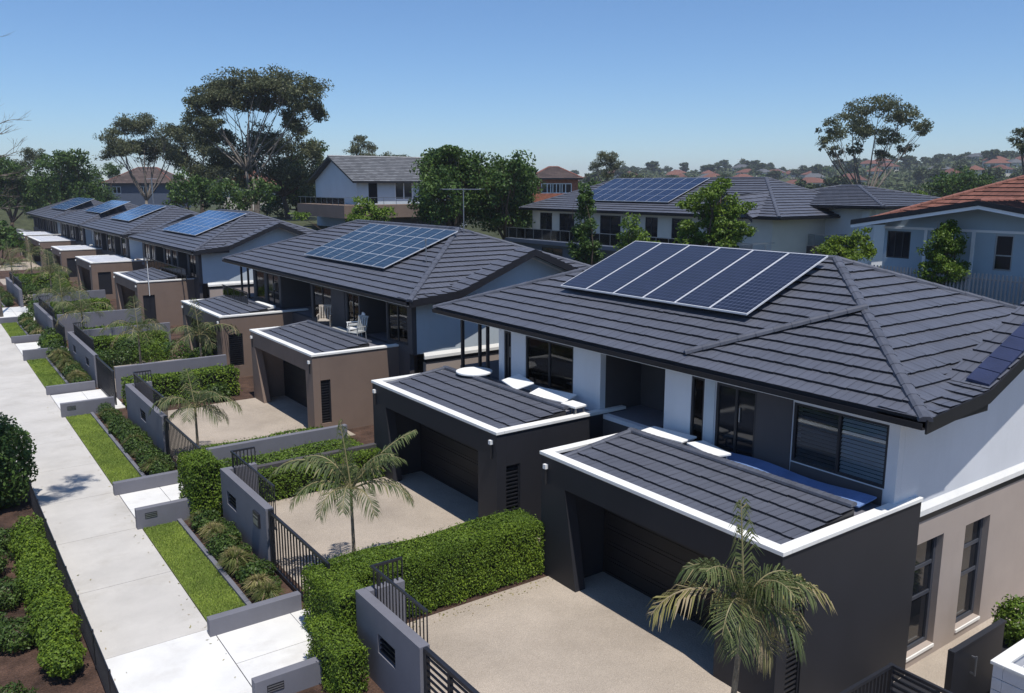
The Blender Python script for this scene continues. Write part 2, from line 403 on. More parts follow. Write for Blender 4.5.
# ------------------------------------------------------------------ windows, doors
def PT(ax, d0):
    return (lambda u, d, z: (d0+d, u, z)) if ax == 'x' else (lambda u, d, z: (u, d0+d, z))
def abox(mb, ax, d0, u0, u1, a, b, z0, z1):
    if ax == 'x': mb.box(d0+a, d0+b, u0, u1, z0, z1)
    else: mb.box(u0, u1, d0+a, d0+b, z0, z1)
def window(root, ax, d0, u0, u1, z0, z1, panes=2, blinds=(), fw=.06, frame='metal_black', rails=(), far=False, inset=.05, glass=None, sill=None, curtain=False, s=1):
    """framed window filling a hole; ax 'x' faces -X, 'y' faces -Y; s=-1 when it looks the other way"""
    fm = MB()
    def ab(m, a, b, *r): abox(m, ax, d0, r[0], r[1], s*a, s*b, r[2], r[3])
    i = inset
    ab(fm, i-.03, i+.05, u0, u0+fw, z0, z1); ab(fm, i-.03, i+.05, u1-fw, u1, z0, z1)
    ab(fm, i-.03, i+.05, u0+fw, u1-fw, z0, z0+fw); ab(fm, i-.03, i+.05, u0+fw, u1-fw, z1-fw, z1)
    cuts = [u0+(u1-u0)*k/panes for k in range(panes+1)]
    for c in cuts[1:-1]: ab(fm, i-.025, i+.045, c-fw/2, c+fw/2, z0+fw, z1-fw)
    for r in rails: ab(fm, i-.02, i+.04, u0+fw, u1-fw, z0+(z1-z0)*r-fw*.4, z0+(z1-z0)*r+fw*.4)
    f = fm.build('window', frame, root)
    pm = MB(); ab(pm, i+.005, i+.015, u0+fw*.5, u1-fw*.5, z0+fw*.5, z1-fw*.5)
    pm.build('pane', glass or ('glass_dark' if far else 'glass_clear'), f)
    if not far and not glass:
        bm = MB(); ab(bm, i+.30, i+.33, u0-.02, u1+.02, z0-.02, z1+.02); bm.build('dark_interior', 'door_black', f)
        for k in blinds:
            sl = MB(); a, b = cuts[k]+fw*.6, cuts[k+1]-fw*.6
            z = z0+fw
            while z < z1-fw:
                sl.prism([PT(ax, d0)(a, s*(i+.03), z+.0), PT(ax, d0)(b, s*(i+.03), z+.0), PT(ax, d0)(b, s*(i+.07), z+.05), PT(ax, d0)(a, s*(i+.07), z+.05)], PT(ax, 0)(0, 0, .006))
                z += .085
            sl.build('blind', 'blind_blue' if k == 0 else 'blind_dark', f)
        if curtain:
            cm = MB(); a, b = u0+fw, u0+(u1-u0)*.4
            n = 14
            for k in range(n):
                p, q = a+(b-a)*k/n, a+(b-a)*(k+1)/n
                e0, e1 = (.12, .18) if k % 2 else (.18, .12)
                cm.face([PT(ax, d0)(p, s*(i+e0), z0+fw), PT(ax, d0)(q, s*(i+e1), z0+fw), PT(ax, d0)(q, s*(i+e1), z1-fw), PT(ax, d0)(p, s*(i+e0), z1-fw)])
            cm.build('curtain', 'curtain', f)
    if sill:
        sm = MB(); ab(sm, -.03, .20, u0, u1, z0-.07, z0-.003); sm.build('sill', sill, f)
    return f
def sliding_door(root, ax, d0, u0, u1, z0, z1):
    f = window(root, ax, d0, u0, u1, z0, z1, 2, (), .07, 'metal_black', glass='glass_dark'); f.name = 'sliding_door'
    hm = MB(); c = (u0+u1)/2
    abox(hm, ax, d0, c-.12, c-.09, .02, .05, z0+.85, z0+1.2); hm.build('handle', 'metal_grey', f)
    return f

# ------------------------------------------------------------------ roofs
def clad(root, faces, caps, tmat, cmat, tw=.3, gauge=.42, lift=.05, thick=.15, fascia='fascia_black', gutter=(), deck=True):
    tb = MB(); rnd = random.Random(5)
    for fc in faces: tile_face(tb, fc[0], fc[1], gauge, tw, lift, rnd=rnd, org=fc[2] if len(fc) > 2 else None)
    roof = tb.build('roof', tmat, root)
    db = MB()
    for fc in faces: db.prism([(p[0], p[1], p[2]-.008) for p in fc[0]], (0, 0, -thick))
    db.build('roof_deck', fascia, roof)
    if caps:
        cb = MB()
        for a, b in caps: ridge_caps(cb, a, b)
        cb.build('ridge_cap', cmat, roof)
    if gutter:
        gb = MB()
        for a, b in gutter:
            a = Vector(a); b = Vector(b); d = (b-a).normalized(); s = d.cross(Vector((0, 0, 1)))
            pr = [Vector(s)*x+Vector((0, 0, 1))*z for x, z in ((.005, -.15), (.10, -.15), (.13, -.02), (.11, -.02), (.09, -.12), (.005, -.12))]
            gb.prism([a+q for q in pr], b-a)
        gb.build('gutter', fascia, roof)
    return roof
fascia_of = 'fascia_black'
def gablet_roof(root, y0, y1, x0, xr, x1, ze, t=.385, tmat='tile_charcoal', cmat='ridge_tile', tw=.2, gable=True, pk=6.78, run=6.0, hipfar=True, gauge=.43, lift=.062, soffit=None, extra_face=True):
    zr = ze+(xr-x0)*t; W = xr-x0; dz = pk-5.1
    Rr = (x0, y0, ze); L = (x0, y1, ze); B0 = (x1, y0, ze); B1 = (x1, y1, ze)
    T0 = (xr, y0+run, zr); T1 = (xr, y1-run, zr) if hipfar else (xr, y1, zr)
    S = (x0+.40*W, y0, ze+.14*dz); S2 = (x1-.40*W, y0, ze+.14*dz); Wp = (xr, y0, ze+dz)
    faces = [([Rr, T0, T1, L], None), ([B0, T0, T1, B1], None)]
    caps = [(Rr, T0), (T0, T1)]
    if gable:
        zv = ze+.98*(zr-ze)/run; a0, a1 = (S[0], y0, ze), (S[0], y0+.98, zv); b0_, b1_ = (S2[0], y0, ze), (S2[0], y0+.98, zv)
        faces += [([Rr, a0, a1, T0], (1, 0, 0), Rr), ([a1, b1_, T0], (1, 0, 0), Rr), ([B0, b0_, b1_, T0], (1, 0, 0), Rr)]; caps += [(T0, B0)]
    else:
        faces += [([Rr, B0, T0], None)]; caps += [(T0, B0)]
    if hipfar: faces += [([L, B1, T1], None)]; caps += [(T1, L), (T1, B1)]
    gut = [(L, Rr), (B0, B1)]
    if hipfar: gut.append((B1, L))
    if not gable: gut.append((Rr, B0))
    roof = clad(root, faces, caps, tmat, cmat, tw, gauge, lift, gutter=gut)
    info = dict(R=Rr, S=S, W=Wp, S2=S2, B0=B0, T0=T0, T1=T1, L=L, zr=zr)
    if gable:   # barge boards hang below the tiles along the gable
        bb = MB()
        for a, b in ((Rr, S), (S, Wp), (Wp, S2), (S2, B0)):
            bb.prism([(a[0], a[1], a[2]-.24), (b[0], b[1], b[2]-.24), (b[0], b[1], b[2]+.035), (a[0], a[1], a[2]+.035)], (0, -.035, 0))
        bb.build('barge_board', 'fascia_black', roof)
        vs_ = MB(); tb = MB(); dw = .97
        for a, b in ((Rr, S), (S, Wp), (Wp, S2), (S2, B0)):     # the raised verge over the gable wall
            q = [(a[0], y0, a[2]+.015), (b[0], y0, b[2]+.015), (b[0], y0+dw, b[2]+.06), (a[0], y0+dw, a[2]+.06)]
            vs_.prism([(p[0], p[1], p[2]-.01) for p in q], (0, 0, -.16)); tile_face(tb, q, (0, 1, 0), gauge, tw, lift*.8)
        vs_.build('verge_deck', fascia_of, roof); tb.build('verge_tiles', tmat, roof)
    return roof, info
def plane_z(A, B, C, x, y):
    A, B, C = Vector(A), Vector(B), Vector(C); n = (B-A).cross(C-A)
    return A.z - (n.x*(x-A.x)+n.y*(y-A.y))/n.z

# ------------------------------------------------------------------ a garage in front of a house
def garage(root, ya, yb, wall='render_dark', grille=(12.0, 12.5, .08, 2.15), pr=1.4, roofmat='tile_charcoal', metal=False, tw=.2, near=True, leg=(.9, 1.4)):
    X0, X1, ZT = 11.75, 16.25, 3.05
    yl = yb-leg[0]
    g = MB()
    g.prism([(X0, ya, -.3), (X0, ya, ZT), (X0, yb, ZT), (X0, yb, -.3), (X0, yb-leg[1], -.3), (X0, yl, 2.42), (X0, ya+pr, 2.42), (X0, ya+pr, -.3)], (.3, 0, 0))
    gridwall(g, 'y', (X0+.303, X1), (-1.0, ZT), [grille], ya+.001, ya+.2)
    g.box(X0+.303, X1, yb-.2, yb-.001, -.3, ZT)
    g.box(X0+.303, 13.0, yl+.003, yb-.203, 0, 2.415); g.box(X0+.303, 13.0, ya+.203, ya+pr-.003, 0, 2.415)
    g.box(X0+.303, 13.15, ya+.203, yb-.203, 2.425, 2.6)
    g.box(X1-.2, X1-.01, ya+.203, yb-.203, 0, 2.95)
    go = g.build('garage', wall, root)
    d = MB(); n = 6
    for k in range(n):
        d.box(13.01, 13.06, ya+pr, yl, 2.42*k/n+.006, 2.42*(k+1)/n-.006)
        d.box(13.0, 13.012, ya+pr+.03, yl-.03, 2.42*k/n+.03, 2.42*k/n+.10) if near else None
    d.box(13.062, 13.1, ya+pr, yl, 0, 2.42)
    d.build('garage_door', 'garage_door', go)
    c = MB()
    z0, z1 = ZT+.003, ZT+.085
    c.box(X0-.035, X0+.22, ya-.035, yb+.035, z0, z1)
    c.box(X0+.223, X1, ya-.035, ya+.22, z0, z1); c.box(X0+.223, 14.5, yb-.22, yb+.035, z0, z1)
    c.build('parapet_cap', 'cap_white', go, bevel=.008)
    if metal:
        r = MB()
        r.box(X0+.23, 15.2, ya+.23, yb-.23, 2.95, 3.10)
        y = ya+.5
        while y < yb-.4: r.box(X0+.3, 15.15, y, y+.05, 3.103, 3.14); y += .6
        r.build('garage_roof', 'metal_roof', go)
    else:
        t = MB(); tile_face(t, [(X0+.235, ya+.25, 3.0), (X0+.235, yb-.42, 3.0), (14.25, yb-.42, 3.26), (14.25, ya+.25, 3.26)], None, .46, tw, .056, rnd=random.Random(9))
        ro = t.build('garage_roof', roofmat, go)
        b = MB(); b.prism([(X0+.235, ya+.25, 2.985), (14.25, ya+.25, 3.245), (14.25, ya+.25, 2.9), (X0+.235, ya+.25, 2.9)], (0, yb-ya-.67, 0)); b.build('roof_deck', 'fascia_black', ro)
        k = MB(); ridge_caps(k, (14.28, ya+.28, 3.29), (14.28, yb-.4, 3.29), .10, .16, .02)
        ridge_caps(k, (X0+.28, yb-.45, 3.03), (14.2, yb-.45, 3.30), .085, .42, .0); k.build('ridge_cap', 'ridge_tile', ro)
    gr = MB(); u0, u1, a, b = grille
    if near:
        z = a+.05
        while z < b-.04: gr.box(u0+.04, u1-.04, ya+.05, ya+.09, z, z+.035); z += .105
        gr.box(u0, u0+.04, ya+.03, ya+.11, a, b); gr.box(u1-.04, u1, ya+.03, ya+.11, a, b)
        gr.box(u0, u1, ya+.14, ya+.16, a, b)
    else: gr.box(u0+.003, u1-.003, ya+.08, ya+.12, a, b)
    gr.build('side_grille', 'metal_black', go)
    for y in ((yb-.22,) if ya < 9 else (ya+.22, yb-.22)):
        l = MB(); l.box(X0-.09, X0-.002, y-.05, y+.05, 2.76, 2.87); lo = l.build('wall_lamp', 'plastic_white', go)
        if near: dp = MB(); dp.tube([(X0-.03, y, 2.755), (X0-.03, y, 2.40), (X0-.002, y, 2.36)], .022, 6); dp.build('downpipe', 'metal_black', lo)
    return go

# ------------------------------------------------------------------ the row of houses
def house(y0, y1, label, garages, spec, gwall, side_windows=True, loggia_end=0, tw=.2, near=True, panelcol='solar_navy', upper='render_white', lower='render_taupe', front='render_white'):
    root = thing('house', label, 'house', (15.4, (y0+y1)/2, 0), 'dark roofed houses with a garage in front along the path')
    xe, xr, xb = 14.9, 20.8, 26.7
    roof, I = gablet_roof(root, y0, y1, xe, xr, xb, 5.1, tw=tw)
    XW = 15.4; ya = y0+.74; yb = y1-.6-loggia_end
    ze = 5.02
    # front wall of the upper storey with its openings
    holes = [(s[1], s[2], s[3], s[4]) for s in spec if s[0] in ('window', 'door', 'recess', 'glass')]
    w = MB(); gridwall(w, 'x', (ya, yb), (2.9, ze), holes, XW, XW+.2)
    up = w.build('front_wall', front, root)
    # gable wall
    xs = [XW+.203, I['S'][0], xr, I['S2'][0], xb-.5]
    top = [5.05, I['S'][2]-.06, I['W'][2]-.08]
    top = top+[top[1], top[0]]
    g = MB(); g.prism([(xs[0], ya, 2.9)]+[(x, ya, z) for x, z in zip(xs, top)]+[(xs[-1], ya, 2.9)], (0, .2, 0))
    g.box(xb-.5, xb-.3, ya+.203, yb, -1, ze); g.box(XW+.203, xb-.503, yb-.2, yb, -1, ze)
    g.build('gable_wall', upper, root)
    tr = MB()
    for a, b in ((I['R'], I['S']), (I['S'], I['W']), (I['W'], I['S2'])):
        tr.prism([(max(a[0], XW), ya, a[2]-.20), (b[0], ya, b[2]-.20), (b[0], ya, b[2]-.27), (max(a[0], XW), ya, a[2]-.27)], (0, -.03, 0))
    tr.build('rake_trim', 'trim_white', root)
    so = MB(); so.box(xe+.02, XW-.003, y0+.1, y1-.05, 4.90, 4.945); so.build('soffit', 'trim_white', root)
    # lower storey
    lh = []
    if side_windows: lh = [(16.42, 17.55, -.62, 1.98), (18.5, 19.62, -.62, 1.92)]
    lw = MB(); gridwall(lw, 'y', (16.0, xb-.503), (-1.1, 2.50), lh, ya+.004, ya+.24)
    lw.build('lower_wall', lower, root)
    bd = MB(); bd.box(16.0, xb-.5, ya-.02, ya+.2, 2.503, 2.66); bd.build('dark_band', 'fascia_black', root)
    le = MB(); le.prism([(15.9, ya-.07, 2.663), (15.9, ya-.07, 2.78), (15.9, ya-.002, 2.92), (15.9, ya-.002, 2.663)], (xb-.6-15.9, 0, 0)); le.build('ledge', 'cap_white', root)
    lf = MB(); lf.box(XW+.003, XW+.2, ya+.25, yb-.2, -.3, 2.895); lf.build('lower_front_wall', 'dark_taupe', root)
    fl = MB(); fl.box(XW+.203, 17.6, ya+.25, y1-.55, 2.80, 3.02)
    for gs in garages: fl.box(14.3, XW-.003 if gs['yb'] < y1 else 15.2, gs['ya']+.21, gs['yb']-.21, 2.96, 3.02)
    fl.build('balcony_floor', 'render_grey', root)
    if side_windows:
        for k, h in enumerate(lh):
            f = window(root, 'y', ya+.004, h[0], h[1], h[2], h[3], 1, (), .10, 'fascia_slate', rails=(.47, .74), inset=.17, glass='glass_dark', sill='cap_white')
    for s in spec:
        k = s[0]
        if k == 'window': window(root, 'x', XW, s[1], s[2], s[3], s[4], s[5], s[6], far=not near, curtain=len(s) > 7)
        elif k == 'door': sliding_door(root, 'x', XW, s[1], s[2], s[3], s[4])
        elif k == 'recess':
            rm = MB(); x2 = XW+1.6
            rm.box(x2, x2+.1, s[1], s[2], s[3], s[4]); rm.box(XW+.2, x2, s[1]-.1, s[1]-.002, s[3], s[4]); rm.box(XW+.2, x2, s[2]+.002, s[2]+.1, s[3], s[4]); rm.box(XW+.2, x2, s[1], s[2], s[4]-.02, s[4]+.05)
            ro = rm.build('entry_recess', 'dark_taupe', root)
            dm = MB(); dm.box(x2-.05, x2-.003, s[1]+.3, s[1]+(s[2]-s[1])*.55, s[3]+.02, s[4]-.2); dm.build('door', 'door_black', ro)
        elif k == 'panel':
            pm = MB(); pm.box(XW-.03, XW-.002, s[1], s[2], s[3], s[4]); pm.build('wall_panel', s[5], root)
        elif k == 'post':
            pm = MB(); pm.box(XW-.05, XW+.05, s[1], s[2], s[3], s[4]); pm.build('post', s[5], root)
    for gs in garages: garage(root, wall=gwall, tw=tw, near=near, **gs)
    return root, I

H = []
specA = [('window', 8.72, 10.95, 3.38, 4.72, 2, (0, 1)), ('panel', 10.97, 11.93, 3.02, 4.9, 'dark_taupe'), ('panel', 8.75, 10.93, 3.02, 3.36, 'dark_taupe'), ('door', 11.95, 13.15, 3.05, 4.75),
         ('panel', 13.17, 13.48, 3.02, 4.9, 'render_blue'), ('window', 13.52, 13.95, 3.05, 4.75, 1, ()), ('recess', 14.85, 17.35, 3.02, 4.78), ('window', 18.55, 20.92, 3.25, 4.75, 2, (0,)),
         ('door', 21.7, 22.1, 3.05, 4.75), ('post', 23.02, 23.1, 3.02, 4.9, 'metal_black'), ('post', 23.5, 23.58, 3.02, 4.9, 'metal_black'), ('post', 24.6, 24.7, 3.02, 4.9, 'metal_black')]
h, IA = house(7.75, 25.7, 'nearest charcoal house with six large solar panels and white gable wall', [dict(ya=8.38, yb=15.3), dict(ya=17.2, yb=24.4, pr=.9)], specA, 'render_dark', loggia_end=2.7)
hA = h
# the raised front corner of the near roof: ridge tiles from the slope to the hip
t = .385
Pp = Vector((15.3, 14.1, 5.1+.4*t)); Qp = Vector((18.35, 11.25, 5.1+3.45*t+.0)); Rp = Vector((14.9, 7.75, 5.1))
cb = MB(); ridge_caps(cb, Pp+Vector((0, 0, .05)), Qp+Vector((0, 0, .09)), .13); cb.build('ridge_cap', 'ridge_tile', [c for c in hA.children if c.name.startswith('roof')][0])
specB = [('window', 28.7, 30.4, 3.2, 4.75, 2, ()), ('recess', 30.5, 33.0, 3.02, 4.78), ('window', 33.1, 34.3, 3.1, 4.75, 2, ()), ('panel', 34.5, 35.7, 3.02, 4.9, 'dark_taupe'),
         ('window', 36.0, 38.2, 3.1, 4.75, 2, (), 1), ('recess', 38.4, 42.5, 3.02, 4.78), ('door', 42.8, 44.6, 3.05, 4.75), ('window', 45.0, 46.4, 3.2, 4.75, 1, ()),
         ('post', 47.6, 47.7, 3.02, 4.9, 'metal_black'), ('post', 48.8, 48.9, 3.02, 4.9, 'metal_black')]
house(27.6, 50.4, 'second house along the path, tiled roof with grid of pale blue panels and brown garages', [dict(ya=29.5, yb=36.5, pr=.7, grille=(11.95, 12.45, .4, 2.1), leg=(.45, 1.4)), dict(ya=41.0, yb=48.0, pr=.8, grille=(12.1, 12.8, .6, 2.2), leg=(.5, 1.7))], specB, 'render_brown', side_windows=False, loggia_end=3.0, upper='render_blue', front='dark_taupe')
def far_spec(a, b):
    s = []; y = a+.8; k = 0
    while y < b-2:
        w = (1.6, 2.4, 1.2)[k % 3]
        s.append(('window', y, y+w, 3.1, 4.75, 2, ()) if k % 3 != 1 else ('recess', y, y+w, 3.02, 4.78))
        y += w+.5; k += 1
    return s
house(57.0, 76.4, 'third house along the path, blue gable wall and one blue solar array', [dict(ya=59.2, yb=66.8, pr=.8, grille=(12.0, 12.8, .4, 2.2), leg=(.5, 1.6)), dict(ya=76.3, yb=84.0, pr=.9, grille=(12.2, 13.2, .4, 2.3), leg=(.5, 1.7), metal=True)], far_spec(57.7, 75), 'render_brown', side_windows=False, tw=.6, near=False, upper='render_blue', front='dark_taupe', loggia_end=1.5)
house(79.6, 101.0, 'fourth house along the path, roof with narrow blue array beside the wide one', [dict(ya=93.0, yb=99.5, pr=.9, grille=(12.2, 13.2, .4, 2.3), leg=(.5, 1.7), metal=True)], far_spec(80.3, 99), 'render_brown', side_windows=False, tw=.6, near=False, upper='render_blue', front='dark_taupe', loggia_end=1.5)
house(102.2, 122.2, 'fifth house along the path, second roof from the far end of the row', [dict(ya=109.0, yb=120.5, pr=.9, grille=(12.2, 13.2, .4, 2.3), leg=(.5, 1.7), metal=True)], far_spec(103, 120), 'render_brown', side_windows=False, tw=.6, near=False, upper='render_blue', front='dark_taupe', loggia_end=1.5)
house(123.4, 151.0, 'last house at the far end of the row of dark roofs', [dict(ya=123.6, yb=132.0, pr=.9, grille=(12.2, 13.2, .4, 2.3), leg=(.5, 1.7), metal=True)], far_spec(124, 149), 'render_brown', side_windows=False, tw=.6, near=False, upper='render_blue', front='dark_taupe', loggia_end=1.5)

# ------------------------------------------------------------------ solar arrays
def solar_array(label, y0, y1, xa, xb, nx, ny, mat, up=.17, ze=5.1, x_e=14.9, t=.385, gap=.02, fr=.025, tilt=0, group='solar arrays on the roofs'):
    root = thing('solar_array', label, 'solar panels', ((xa+xb)/2, (y0+y1)/2, ze+((xa+xb)/2-x_e)*t), group)
    z = lambda x, h=0: ze+(x-x_e)*t+up+h+tilt*(x-xa)
    for i in range(nx):
        for j in range(ny):
            a, b = xa+(xb-xa)*i/nx+gap/2, xa+(xb-xa)*(i+1)/nx-gap/2
            c, d = y0+(y1-y0)*j/ny+gap/2, y0+(y1-y0)*(j+1)/ny-gap/2
            m = MB(); m.face([(a+fr, c+fr, z(a+fr, .004)), (a+fr, d-fr, z(a+fr, .004)), (b-fr, d-fr, z(b-fr, .004)), (b-fr, c+fr, z(b-fr, .004))][::-1], [(0, 0), (0, 1), (1, 1), (1, 0)])
            p = m.build('solar_panel', mat, root)
            f = MB()
            for (p0, p1, q0, q1) in ((a, a+fr, c, d), (b-fr, b, c, d), (a+fr, b-fr, c, c+fr), (a+fr, b-fr, d-fr, d)):
                f.prism([(p0, q0, z(p0, .01)), (p1, q0, z(p1, .01)), (p1, q1, z(p1, .01)), (p0, q1, z(p0, .01))], (0, 0, -.045))
            f.prism([(a+fr, c+fr, z(a, -.02)), (b-fr, c+fr, z(b, -.02)), (b-fr, d-fr, z(b, -.02)), (a+fr, d-fr, z(a, -.02))], (0, 0, -.01))
            f.build('frame', 'frame_silver', p)
    r = MB()
    for x in (xa+(xb-xa)*.2, xa+(xb-xa)*.8):
        r.prism([(x-.03, y0+.05, z(x, -.04)), (x+.03, y0+.05, z(x, -.04)), (x+.03, y0+.05, z(x, -.08)), (x-.03, y0+.05, z(x, -.08))], (0, y1-y0-.1, 0))
        y = y0+.3
        while y < y1: r.box(x-.02, x+.02, y, y+.04, ze+(x-x_e)*t-.02, z(x, -.05)); y += 1.3
    r.build('mounting_rail', 'metal_black', root)
    return root
solar_array('row of six large dark navy solar panels with silver frames on the nearest roof', 13.65, 21.2, 17.0, 20.3, 1, 6, 'solar_navy', gap=.016, fr=.022, tilt=.015, up=.28)
solar_array('pale blue grid of solar panels on the second roof with brown garages', 32.6, 41.6, 16.4, 20.2, 4, 8, 'solar_blue', up=.22, fr=.009, gap=.012)
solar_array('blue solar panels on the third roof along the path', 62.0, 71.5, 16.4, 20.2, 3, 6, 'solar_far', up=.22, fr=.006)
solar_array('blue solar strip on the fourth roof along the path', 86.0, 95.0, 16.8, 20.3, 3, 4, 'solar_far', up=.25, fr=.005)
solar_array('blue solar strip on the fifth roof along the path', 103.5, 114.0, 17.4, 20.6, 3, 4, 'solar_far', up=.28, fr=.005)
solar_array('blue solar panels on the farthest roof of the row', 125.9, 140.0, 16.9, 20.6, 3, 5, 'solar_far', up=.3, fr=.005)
# blue strip of modules along the gable verge of the near roof
vb = thing('solar_strip', 'narrow dark blue solar strip lying on the gable edge of the nearest roof', 'solar panels', (18.2, 8.0, 5.7))
for k in range(6):
    a = k/6; b = (k+1)/6
    p0 = Vector((17.3, 8.15, 5.45)).lerp(Vector((19.9, 8.15, 6.52)), a); p1 = Vector((17.3, 8.15, 5.45)).lerp(Vector((19.9, 8.15, 6.52)), b-.01)
    m = MB(); m.prism([p0+Vector((0, -.36, .02)), p1+Vector((0, -.36, .02)), p1+Vector((0, .10, .07)), p0+Vector((0, .10, .07))], (0, 0, -.05)); m.build('solar_panel', 'fabric_blue', vb)
# ------------------------------------------------------------------ ground
def sm(a, b, x):
    t = min(1, max(0, (x-a)/(b-a))); return t*t*(3-2*t)
def hgt(x, y):
    r = math.hypot(x, y); b = math.degrees(math.atan2(x, y))
    base = 4.9+(2.4-4.9)*sm(26, 36, y)+(5.0-2.4)*sm(60, 78, y)
    z = -1.15+(base+1.15)*max(sm(29, 34, x), sm(168, 185, y))
    if r > 150 and y > -60:
        far = 3.0 + (9+12*sm(40, 52, b))*sm(300, 820, r) + 3.5*math.sin(b*.31+1)*sm(300, 700, r) + 2*math.sin(b*.9)*sm(300, 700, r)
        far += 1.5*sm(50, 75, b)*sm(300, 820, r)
        z = z+(far-z)*sm(170, 280, r)
    return z
m = MB(); nr, na = 92, 200; rad = [0]+[2.0*1.083**k for k in range(nr)]
vs = []
for r in rad:
    for j in range(na):
        a = 2*math.pi*j/na; x, y = r*math.sin(a), r*math.cos(a); vs.append((x, y, hgt(x, y)))
fs = []
for i in range(len(rad)-1):
    for j in range(na): fs.append((i*na+j, i*na+(j+1) % na, (i+1)*na+(j+1) % na, (i+1)*na+j))
m.add(vs, fs); prop(m.build('ground', 'terrain', smooth=True), kind='structure')
m = MB(); m.box(-60, 11.9, -25, 8.715, -1.0, 0); m.box(-60, 28, 8.72, 165, -1.0, 0); prop(m.build('garden_soil', 'mulch'), kind='structure')
m = MB(); m.box(11.903, 28, -25, 8.715, -1.2, -.88); prop(m.build('side_path', 'aggregate'), kind='structure')
# path: cast slabs with open joints
def slabs(name, mat, x0, x1, ys, z=.03, gap=.02):
    m = MB()
    for a, b in zip(ys[:-1], ys[1:]): m.box(x0, x1, a+gap/2, b-gap/2, -.1, z)
    return prop(m.build(name, mat, bevel=.004), kind='structure')
ys = [10.5, 14.2, 17.26, 20.6, 23.95, 27.3, 30.7, 34.2, 37.8, 41.3, 44.8]+[48.3+3.5*k for k in range(34)]
slabs('path', 'path_concrete', 2.06, 4.32, ys[1:])
slabs('path', 'apron_concrete', 2.06, 4.32, [3.5, 7.0, 10.4, 14.2-.0, 17.26], .034)
for a, b, xs in ((14.25, 16.9, (4.33, 5.95, 6.6)), (24.0, 26.95, (4.33, 5.5, 6.7)), (38.0, 42.2, (4.33, 5.6, 6.7)), (51.8, 57.6, (4.33, 5.6, 6.7)), (7.0, 10.4, (4.33, 5.6, 6.7)), (67, 75.5, (4.33, 5.6, 6.7))):
    for x0, x1 in zip(xs[:-1], xs[1:]): slabs('driveway_apron', 'apron_concrete', x0+.006, x1-.006, [a, (a+b)/2, b], .034)
def drive(y0, y1, x0=6.62, x1=13.0):
    if y0 < 8: drive(8.5, y1); y1 = 8.49; x1 = 11.85
    m = MB(); m.box(x0, x1, y0, y1, -.1, .025); prop(m.build('driveway', 'aggregate'), kind='structure')
drive(4.0, 15.0); drive(16.55, 23.7); drive(28.6, 36.4); drive(41.2, 48.0); drive(59.3, 66.5); drive(76.6, 83.6); drive(93, 99.3); drive(109, 120)

# ------------------------------------------------------------------ lawns and beds
def lawn(y0, y1, n):
    m = MB(); m.box(4.335, 5.24, y0, y1, -.1, .035); prop(m.build('lawn', 'lawn_base'), kind='structure')
    P = np.stack([RNG.uniform(4.345, 5.24, n), RNG.uniform(y0, y1, n), np.full(n, .045)], 1)
    d = np.stack([RNG.normal(0, .45, n), RNG.normal(0, .45, n), np.ones(n)], 1); d = unit(d)
    s = unit(np.cross(d, RNG.normal(0, 1, (n, 3))))
    h = RNG.uniform(.02, .04, n)[:, None]*(1 if y0 < 30 else 1.6); w = (.008 if y0 < 30 else .02)
    prop(quads('grass', np.stack([P-s*w-d*.01, P+s*w-d*.01, P+d*h+s*w*.3, P+d*h-s*w*.3], 1), 'lawn_blade'), 'short green grass of the lawn strips beside the path', 'grass', kind='stuff')
lawns = ((17.12, 23.75), (27.2, 37.7), (42.6, 51.5), (58.2, 66.6), (76, 88))
for k, (a, b) in enumerate(lawns): lawn(a, b, (14000, 16000, 9000, 7000, 6000)[k])
ED = ['nearest grey concrete edging strip between lawn and shrub bed', 'second grey edging strip from the viewer beside the lawn', 'third grey edging strip from the viewer beside the lawn', 'fourth grey edging strip along the lawns', 'farthest grey edging strip along the lawns']
for k, (a, b) in enumerate(lawns):
    m = MB(); m.box(5.245, 5.36, a, b, -.05, .11); o = m.build('garden_edging', 'render_grey', base=(5.3, (a+b)/2, 0), bevel=.01); prop(o, ED[k], 'edging', 'edging strips along the lawns')
LW = [(14.1, 'low grey wall at the bottom edge of the picture beside the nearest white apron'), (16.98, 'low grey wall between the nearest lawn strip and the nearest apron'), (23.88, 'low grey wall with a slot vent at the far end of the nearest lawn'),
      (27.05, 'low grey wall at the near end of the second lawn strip'), (37.85, 'low grey wall with slot vent at the far end of the second lawn'), (42.4, 'low grey wall at the near end of the third lawn'),
      (51.65, 'low grey wall at the far end of the third lawn'), (58.0, 'low grey wall at the near end of the fourth lawn'), (66.8, 'low grey wall at the far end of the fourth lawn')]
for k, (y, lab) in enumerate(LW):
    tall = .48 if k == 0 else .60 if k in (2, 4, 6) else .42
    root = thing('low_wall', lab, 'wall', (5.2, y, 0), 'low walls beside the driveway aprons')
    m = MB(); m.box(4.2, 5.5 if k == 0 else 6.22, y-.10, y+.10, -.1, tall); m.build('wall', 'render_grey', root, bevel=.01)
    if k in (0, 2, 4):
        v = MB(); v.box(4.42, 4.74, y-.108, y-.1015, tall-.30, tall-.14); vo = v.build('vent', 'metal_black', root)
        s = MB()
        for q in range(3): s.box(4.43, 4.73, y-.116, y-.109, tall-.285+.05*q, tall-.265+.05*q)
        s.build('louvre', 'metal_grey', vo)

